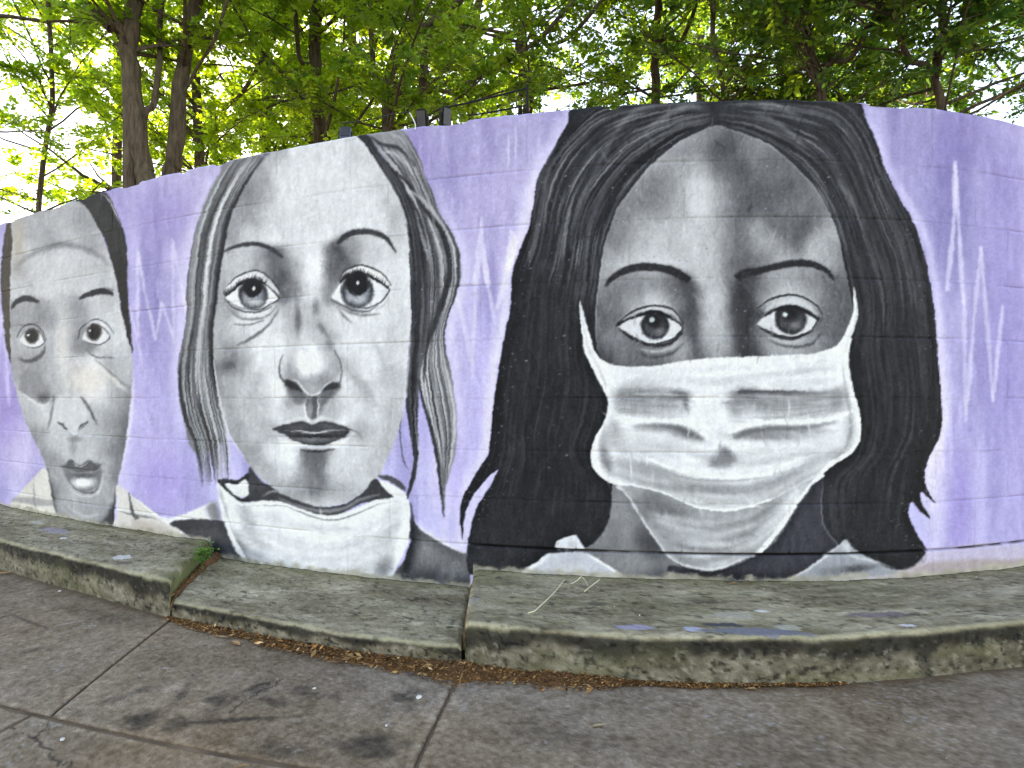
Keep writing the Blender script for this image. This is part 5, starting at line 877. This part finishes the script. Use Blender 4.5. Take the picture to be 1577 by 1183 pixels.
def floodlight(px, body, w, h, tilt, yaw, label, up=.0, back=-.07):
    s = s_at(px); x, y = plan(s, back); th = float(np.interp(s, _S, _T))
    r = empty('floodlight', (x, y, TOP - .005), label=label, category='floodlight', group='floodlights along the top of the wall'); r.rotation_euler = (0, 0, th + yaw)
    R = (tilt, 0, 0)
    joined('bracket', [((w * 1.12, .012, .006), (0, 0, .012), (0, 0, 0), 0), ((.006, .014, h * .62), (-w * .56, 0, h * .30 + .01), (0, 0, 0), 0), ((.006, .014, h * .62), (w * .56, 0, h * .30 + .01), (0, 0, 0), 0), ((.03, .03, .02), (0, 0, .002), (0, 0, 0), .003)], black, r)
    b = joined('housing', [((w, .035, h), (0, 0, h * .55 + up), R, .006)] + [((w * .9, .012, .004), (0, .022, h * .3 + k * h * .12 + up), R, 0) for k in range(5)], body, r)
    M = Matrix.Translation((0, 0, h * .55 + up)) @ Matrix.Rotation(tilt, 4, 'X')
    c = M @ Vector((0, -.019, 0)); joined('lens', [((w * .84, .004, h * .8), c, R, .001)], glassm, r)
    return r
floodlight(519, slate, .055, .085, -.5, .5, 'small slate blue floodlight tipped back above the second painted forehead')
floodlight(640, black, .050, .100, .25, .2, 'black floodlight nearest the hair top of the second painted face')
floodlight(677, black, .046, .095, .15, .9, 'black floodlight at the low end of the metal rail')
def topat(px, dz, back): s = s_at(px); x, y = plan(s, back); return np.array([x, y, TOP + dz])
def pz(px, py, back):      # point above the wall top, in the plane set back from the face
    x, y = plan(s_at(px), back); y2 = y; x2 = (px - HPX) * y / FPX
    return np.array([x2, y2, CAMZ + (VPX - py) * y / FPX])
P = [pz(524, 190, -.07), pz(560, 186, -.09), pz(600, 177, -.09), pz(632, 172, -.07)]
tubeobj('power_cable', spl(P), .0028, cable_m, None, 6, label='thin black cable strung between the blue and the black floodlight', category='cable')
P = [pz(631, 174, -.07), pz(637, 185, -.04), pz(640, 193, -.015), pz(639, 200, .012)]
tubeobj('cable_tail', spl(P), .0026, plain('white_cable', (.6, .58, .6), .6), None, 6, label='short pale cable end hanging over the wall edge', category='cable')
rail = empty('metal_rail', topat(812, 0, -.12), label='black metal rail with two sloping bars and a post on the wall top', category='rail')
ro = np.array(rail.location)
def railbar(name, P, R): v, f = tube(P, R, 8); return add(name, mesh_np(name, v - ro, f), black, rail)
a0 = pz(812, 182, -.12); a1 = pz(812, 131, -.12); railbar('post', [a0, (a0 + a1) / 2, a1], .007)
b0 = pz(684, 166, -.12); b1 = pz(812, 136, -.12); railbar('bar', spl([b0, b0 * .6 + b1 * .4 + (0, 0, -.004), b1]), .0045)
b0 = pz(722, 178, -.10); b1 = pz(812, 162, -.12); railbar('bar', spl([b0, (b0 + b1) / 2 + (0, 0, -.003), b1]), .004)

# ---------------------------------------------------------------- litter
litter_mat = painted('dry_litter', .95, .1, 120, .3, .4, .003, 160)
rs = np.random.RandomState(44)
def flakes(S, D, Z0, size, cols, kmat, name, label, lift=.004):
    n = len(S); x, y = plan(S, D); c = np.stack([x, y, Z0 + rs.rand(n) * lift], -1)
    a = rs.uniform(0, 2 * np.pi, n); ax = np.stack([np.cos(a), np.sin(a), rs.normal(0, .25, n)], -1); nv = np.stack([rs.normal(0, .4, n), rs.normal(0, .4, n), np.ones(n)], -1)
    w = np.cross(ax, nv); w /= np.linalg.norm(w, axis=1)[:, None]; L_ = size * rs.uniform(.4, 1.3, (n, 1)); W = L_ * rs.uniform(.10, .45, (n, 1))
    V = np.stack([c - ax * L_ / 2, c + w * W / 2, c + ax * L_ / 2, c - w * W / 2], 1).reshape(-1, 3); C = np.array(cols)[rs.randint(len(cols), size=n)] * rs.uniform(.6, 1.3, (n, 1))
    return V, np.arange(len(V)).reshape(-1, 4), np.repeat(lin(np.clip(C, 0, 255)) * K_GROUND, 4, 0)
BR = [(150, 104, 62), (120, 82, 50), (104, 76, 52), (168, 120, 74), (92, 66, 44), (186, 146, 98)]
# a drift of brown needles and crumbled leaves along the foot of the ledges
ss = np.linspace(2.80, 5.35, 520); pr = np.linspace(0, 1, 22); Sg, Pg = np.meshgrid(ss, pr, indexing='ij')
wid = np.interp(Sg, [2.8, 2.95, 3.2, 3.6, 4.0, 4.2, 4.45, 4.7, 5.0, 5.2, 5.35], [.010, .03, .05, .065, .09, .11, .07, .035, .012, .012, .0]) * (.25 + 1.5 * fbm(Sg * 7, 0 * Sg, 161, 4))
hgt = wid * .20; D = LEDGE_W(Sg) - .012 + Pg * wid; x, y = plan(Sg, D)
Z = .0035 - .008 * Pg ** 3 + hgt * (1 - Pg) ** 1.5 * (.6 + .8 * fbm(Sg * 30, D * 30, 162, 3)) + (fbm(Sg * 90, D * 90, 163, 2) - .5) * .004
kk = fbm(Sg * 40, D * 60, 164, 4); Cm = lin(np.stack([90 + 50 * kk, 66 + 34 * kk, 46 + 22 * kk], -1)) * K_GROUND
V = np.stack([x, y, Z], -1).reshape(-1, 3); F = grid_faces(520, 22); C = Cm.reshape(-1, 3)
n = 9000; S_ = rs.uniform(2.85, 5.3, n); wd = np.interp(S_, ss, wid[:, 0]); q = rs.rand(n) ** 1.3; fl = flakes(S_, LEDGE_W(S_) + q * wd * 1.1, .004 + .20 * wd * np.clip(1 - q, 0, 1) ** 1.5 * .9, .014, BR, None, '', '')
F = np.vstack([F, fl[1] + len(V)]); V = np.vstack([V, fl[0]]); C = np.vstack([C, fl[2]])
n = 260; S_ = np.clip(rs.normal(3.9, .38, n), 2.9, 4.9); wd = np.interp(S_, ss, wid[:, 0]); q = rs.rand(n); fl = flakes(S_, LEDGE_W(S_) + q * wd * 1.3, .010 + .15 * wd * np.clip(1 - q, 0, 1), .034, BR + [(196, 160, 116)], None, '', ''); F = np.vstack([F, fl[1] + len(V)]); V = np.vstack([V, fl[0]]); C = np.vstack([C, fl[2]])
# loose crumbs over the pavement and in the slanting joints of the ledge
n = 1500; S_ = rs.uniform(2.2, 6.0, n); D_ = LEDGE_W(S_) + rs.rand(n) ** 2 * .55; fl = flakes(S_, D_, .003, .007, BR + [(170, 166, 160), (70, 66, 62)], None, '', ''); F = np.vstack([F, fl[1] + len(V)]); V = np.vstack([V, fl[0]]); C = np.vstack([C, fl[2]])
for jf, w0, w1, zt in ((j1, .10, .015, CAMZ - .862), (j2, .035, .012, CAMZ - .862)):
    dq = np.linspace(-.0, .60, 70); pq = np.linspace(-1, 1, 14); Dg, Pg = np.meshgrid(dq, pq, indexing='ij'); hw = np.interp(Dg, [0, .15, .6], [w0, w0 * .5, w1])
    Sg = jf(Dg) + hw * (Pg * .5 + .5) * (1.0 if jf is j1 else .2) + (0 if jf is j1 else hw * Pg * .5); x, y = plan(Sg, Dg)
    Z = zt + .012 * (1 - Pg * Pg) + np.where(Dg > .52, -(Dg - .52) * .5, 0) + (.016 if jf is j2 else .022) * (1 - np.clip(Dg / .3, 0, 1)) * (1 - Pg ** 2) + (fbm(Sg * 70, Dg * 70, 165, 3) - .5) * .008 - .004
    kk = fbm(Sg * 50, Dg * 50, 166, 4); Cm = lin(np.stack([84 + 50 * kk, 62 + 36 * kk, 46 + 24 * kk], -1)) * K_GROUND
    F = np.vstack([F, grid_faces(70, 14) + len(V)]); V = np.vstack([V, np.stack([x, y, Z], -1).reshape(-1, 3)]); C = np.vstack([C, Cm.reshape(-1, 3)])
    n = 500; dd_ = rs.rand(n) * .58; hw = np.interp(dd_, [0, .15, .6], [w0, w0 * .5, w1]); S_ = jf(dd_) + hw * (rs.rand(n) * 1.2 - .1); fl = flakes(S_, dd_, zt + .012, .012, BR, None, '', ''); F = np.vstack([F, fl[1] + len(V)]); V = np.vstack([V, fl[0]]); C = np.vstack([C, fl[2]])
# crumbs on the ledge tops, thickest against the wall
for sa_, sb_, zt, n in ((.4, 2.4, CAMZ - .78, 700), (2.5, 4.0, CAMZ - .862, 700), (4.1, 6.4, CAMZ - .78, 900)):
    S_ = rs.uniform(sa_, sb_, n); D_ = rs.rand(n) ** 2.2 * .5; fl = flakes(S_, D_, zt + .001, .008, BR + [(190, 186, 170), (80, 74, 60), (150, 146, 120)], None, '', ''); F = np.vstack([F, fl[1] + len(V)]); V = np.vstack([V, fl[0]]); C = np.vstack([C, fl[2]])
add('dry_litter', mesh_np('dry_litter', V, F, C, False), litter_mat, None, kind='stuff', label='brown dry litter gathered along the foot of the ledges', category='litter')

# single fallen leaves
leafd = plain('dry_leaf', (.36, .20, .09), .7, 0, .3, .35, 60); leafp = plain('pale_dry_leaf', (.40, .29, .17), .7, 0, .3, .3, 60); leafg = plain('olive_leaf', (.12, .14, .07), .6, 0, .3, .3, 60)
def gpt(px, py, z):
    Y = FPX * (z - CAMZ) / (VPX - py); return np.array([(px - HPX) * Y / FPX, Y, z])
def fallen(px, py, z, ln, ang, mat, label, curl=.25, wd=.42):
    n, m = 11, 5; t = np.linspace(0, 1, n); w = wd * ln * .5 * np.sin(np.pi * np.clip(t, 0, 1) ** .8) ** .8; q = np.linspace(-1, 1, m)
    T, Q = np.meshgrid(t, q, indexing='ij'); X = (T - .5) * ln; Y = Q * w[:, None] ; Z = curl * ln * ((T - .5) ** 2 * .8 + .35 * np.abs(Q) ** 1.5 * w[:, None] / (ln * .25)) + .002
    V = np.stack([X, Y, Z], -1).reshape(-1, 3); F = grid_faces(n, m); k = len(V); V2 = V - (0, 0, .0007)
    o = add('fallen_leaf', mesh_np('fallen_leaf', np.vstack([V, V2]), np.vstack([F, F[:, ::-1] + k])), mat, None, label=label, category='leaf', group='dry leaves lying about')
    o.location = gpt(px, py, z); o.rotation_euler = (rs.normal(0, .12), rs.normal(0, .12), ang)
    v, f = tube([(-ln * .5, 0, curl * ln * .2 + .002), (-ln * .62, .002, curl * ln * .2 + .001), (-ln * .74, .006, .004)], [.0009, .0008, .0006], 4); add('stalk', mesh_np('stalk', v, f), mat, o)
    return o
fallen(364, 992, .004, .050, -.6, leafd, 'broad rust brown leaf on the pavement under the left end of the lower ledge')
fallen(343, 982, .006, .040, .1, leafp, 'small pale leaf left of the broad rust brown leaf')
fallen(483, 997, .012, .048, .1, leafd, 'orange brown leaf on the litter under the middle of the lower ledge')
fallen(512, 1014, .006, .030, -1.0, leafp, 'little pale leaf at the outer edge of the litter under the lower ledge')
fallen(290, 961, .004, .026, .2, leafp, 'tiny pale leaf close under the left corner of the lower ledge')
fallen(651, 1021, .010, .034, -.7, leafp, 'pale leaf on the thick litter left of the pavement crack')
fallen(617, 1012, .012, .024, .5, leafd, 'small brown leaf half sunk in the litter left of the pavement crack')
fallen(694, 968, CAMZ - .858, .050, 1.0, leafg, 'olive green leaf lying at the ledge joint beside the masked face')
fallen(923, 1119, .003, .040, .05, leafp, 'single tan leaf alone on the open pavement right of the crack')
fallen(907, 1058, .004, .026, -.4, leafd, 'small orange leaf at the foot of the thick ledge')
fallen(1158, 1062, .003, .030, -.2, leafd, 'orange leaf at the foot of the thick ledge below the spilled paint')
fallen(1130, 899, CAMZ - .779, .026, .0, leafd, 'orange leaf scrap on top of the thick ledge against the wall')
fallen(5, 884, .006, .07, .8, leafd, 'orange leaf at the far left foot of the mossy ledge')
fallen(375, 1181, .003, .03, .3, leafd, 'orange leaf at the lower edge of the pavement')
# dry stalks on the thick ledge
straw = plain('dry_straw', (.55, .50, .36), .7, 0, .3, .2, 40); zt = CAMZ - .778
def stalk(pts, label, r=.0022):
    P = np.array([gpt(px, py, zt + h) for px, py, h in pts]); v, f = tube(spl(P), r, 6); c = P[0]
    o = add('dry_stalk', mesh_np('dry_stalk', v - c, f), straw, None, label=label, category='stalk', group='dry stalks on the thick ledge'); o.location = c
stalk([(869, 893, .012), (859, 906, .010), (846, 920, .006), (832, 933, .004), (823, 941, .003), (813, 944, .003)], 'long curved straw stalk lying across the thick ledge')
stalk([(895, 888, .018), (890, 893, .010), (884, 897, .005), (879, 899, .003)], 'short straw stalk against the wall under the left collar')
stalk([(923, 893, .010), (915, 899, .006), (907, 905, .004), (900, 911, .003)], 'forked straw stalk right of the short one')
stalk([(897, 889, .014), (902, 895, .008), (905, 902, .004)], 'thin bent straw stalk between the two short stalks', .0015)
# pale pebbles
peb = plain('pale_stone', (.55, .55, .54), .6, 0, .4, .2, 90)
def pebble(px, py, z, r, label, seed):
    import bmesh
    bm = bmesh.new(); bmesh.ops.create_icosphere(bm, subdivisions=2, radius=r); q = random.Random(seed)
    for v in bm.verts: v.co = Vector((v.co.x * 1.3, v.co.y, v.co.z * .6)) * (1 + q.uniform(-.14, .14))
    me = bpy.data.meshes.new('pebble'); bm.to_mesh(me); bm.free(); o = add('pebble', me, peb, None, label=label, category='pebble', group='pale pebbles on the pavement'); o.location = gpt(px, py, z) + (0, 0, r * .4); o.rotation_euler = (0, 0, q.uniform(0, 6))
pebble(645, 1075, .0, .008, 'largest white pebble on the pavement left of the crack', 1); pebble(96, 1140, 0, .006, 'white pebble near the lower left pavement joint', 2); pebble(484, 1061, 0, .005, 'small pale pebble below the middle of the lower ledge', 3); pebble(92, 911, 0, .006, 'small white pebble beside the mossy ledge', 4); pebble(848, 1028, .03, .004, 'tiny white chip at the foot of the thick ledge', 5); pebble(595, 1118, 0, .004, 'tiny pale chip near the dark stain left of the crack', 6)
# the little green plant rooted in the ledge joint
pl = empty('weed_plant', gpt(316, 862, CAMZ - .80), label='small green ferny weed growing from the joint of the mossy ledge', category='plant'); po = np.array(pl.location)
rs2 = np.random.RandomState(8); V = []; F = []; C = []; St = []
for k in range(30):
    a = rs2.uniform(0, 6.28); L_ = rs2.uniform(.03, .065); d = np.array([math.cos(a) * .6, math.sin(a) * .4 - .3, rs2.uniform(-.5, .9)]); T = bend(np.array([rs2.normal(0, .014), rs2.normal(0, .012), 0.03 + rs2.normal(0, .015)]), d, L_, 4, rs2, -.4); St.append(tube(T, np.linspace(.0012, .0006, len(T)), 4, False))
    for q in T[1:]:
        for s in (-1, 1):
            ax = rs2.normal(0, 1, 3); ax /= np.linalg.norm(ax); w = np.cross(ax, rs2.normal(0, 1, 3)); w /= np.linalg.norm(w); l = rs2.uniform(.010, .018); o = len(V)
            V += [q, q + ax * l * .5 + w * l * .3, q + ax * l, q + ax * l * .5 - w * l * .3]; F.append((o, o + 1, o + 2, o + 3)); C += [np.array([.035, .085, .02]) * rs2.uniform(.7, 1.5)] * 4
v, f = merge(St); add('stems', mesh_np('stems', v, f), plain('weed_stem', (.06, .10, .03), .7), pl); add('leaves', mesh_np('leaves', np.array(V), np.array(F), np.array(C), False), leaf_mat, pl, kind='stuff')
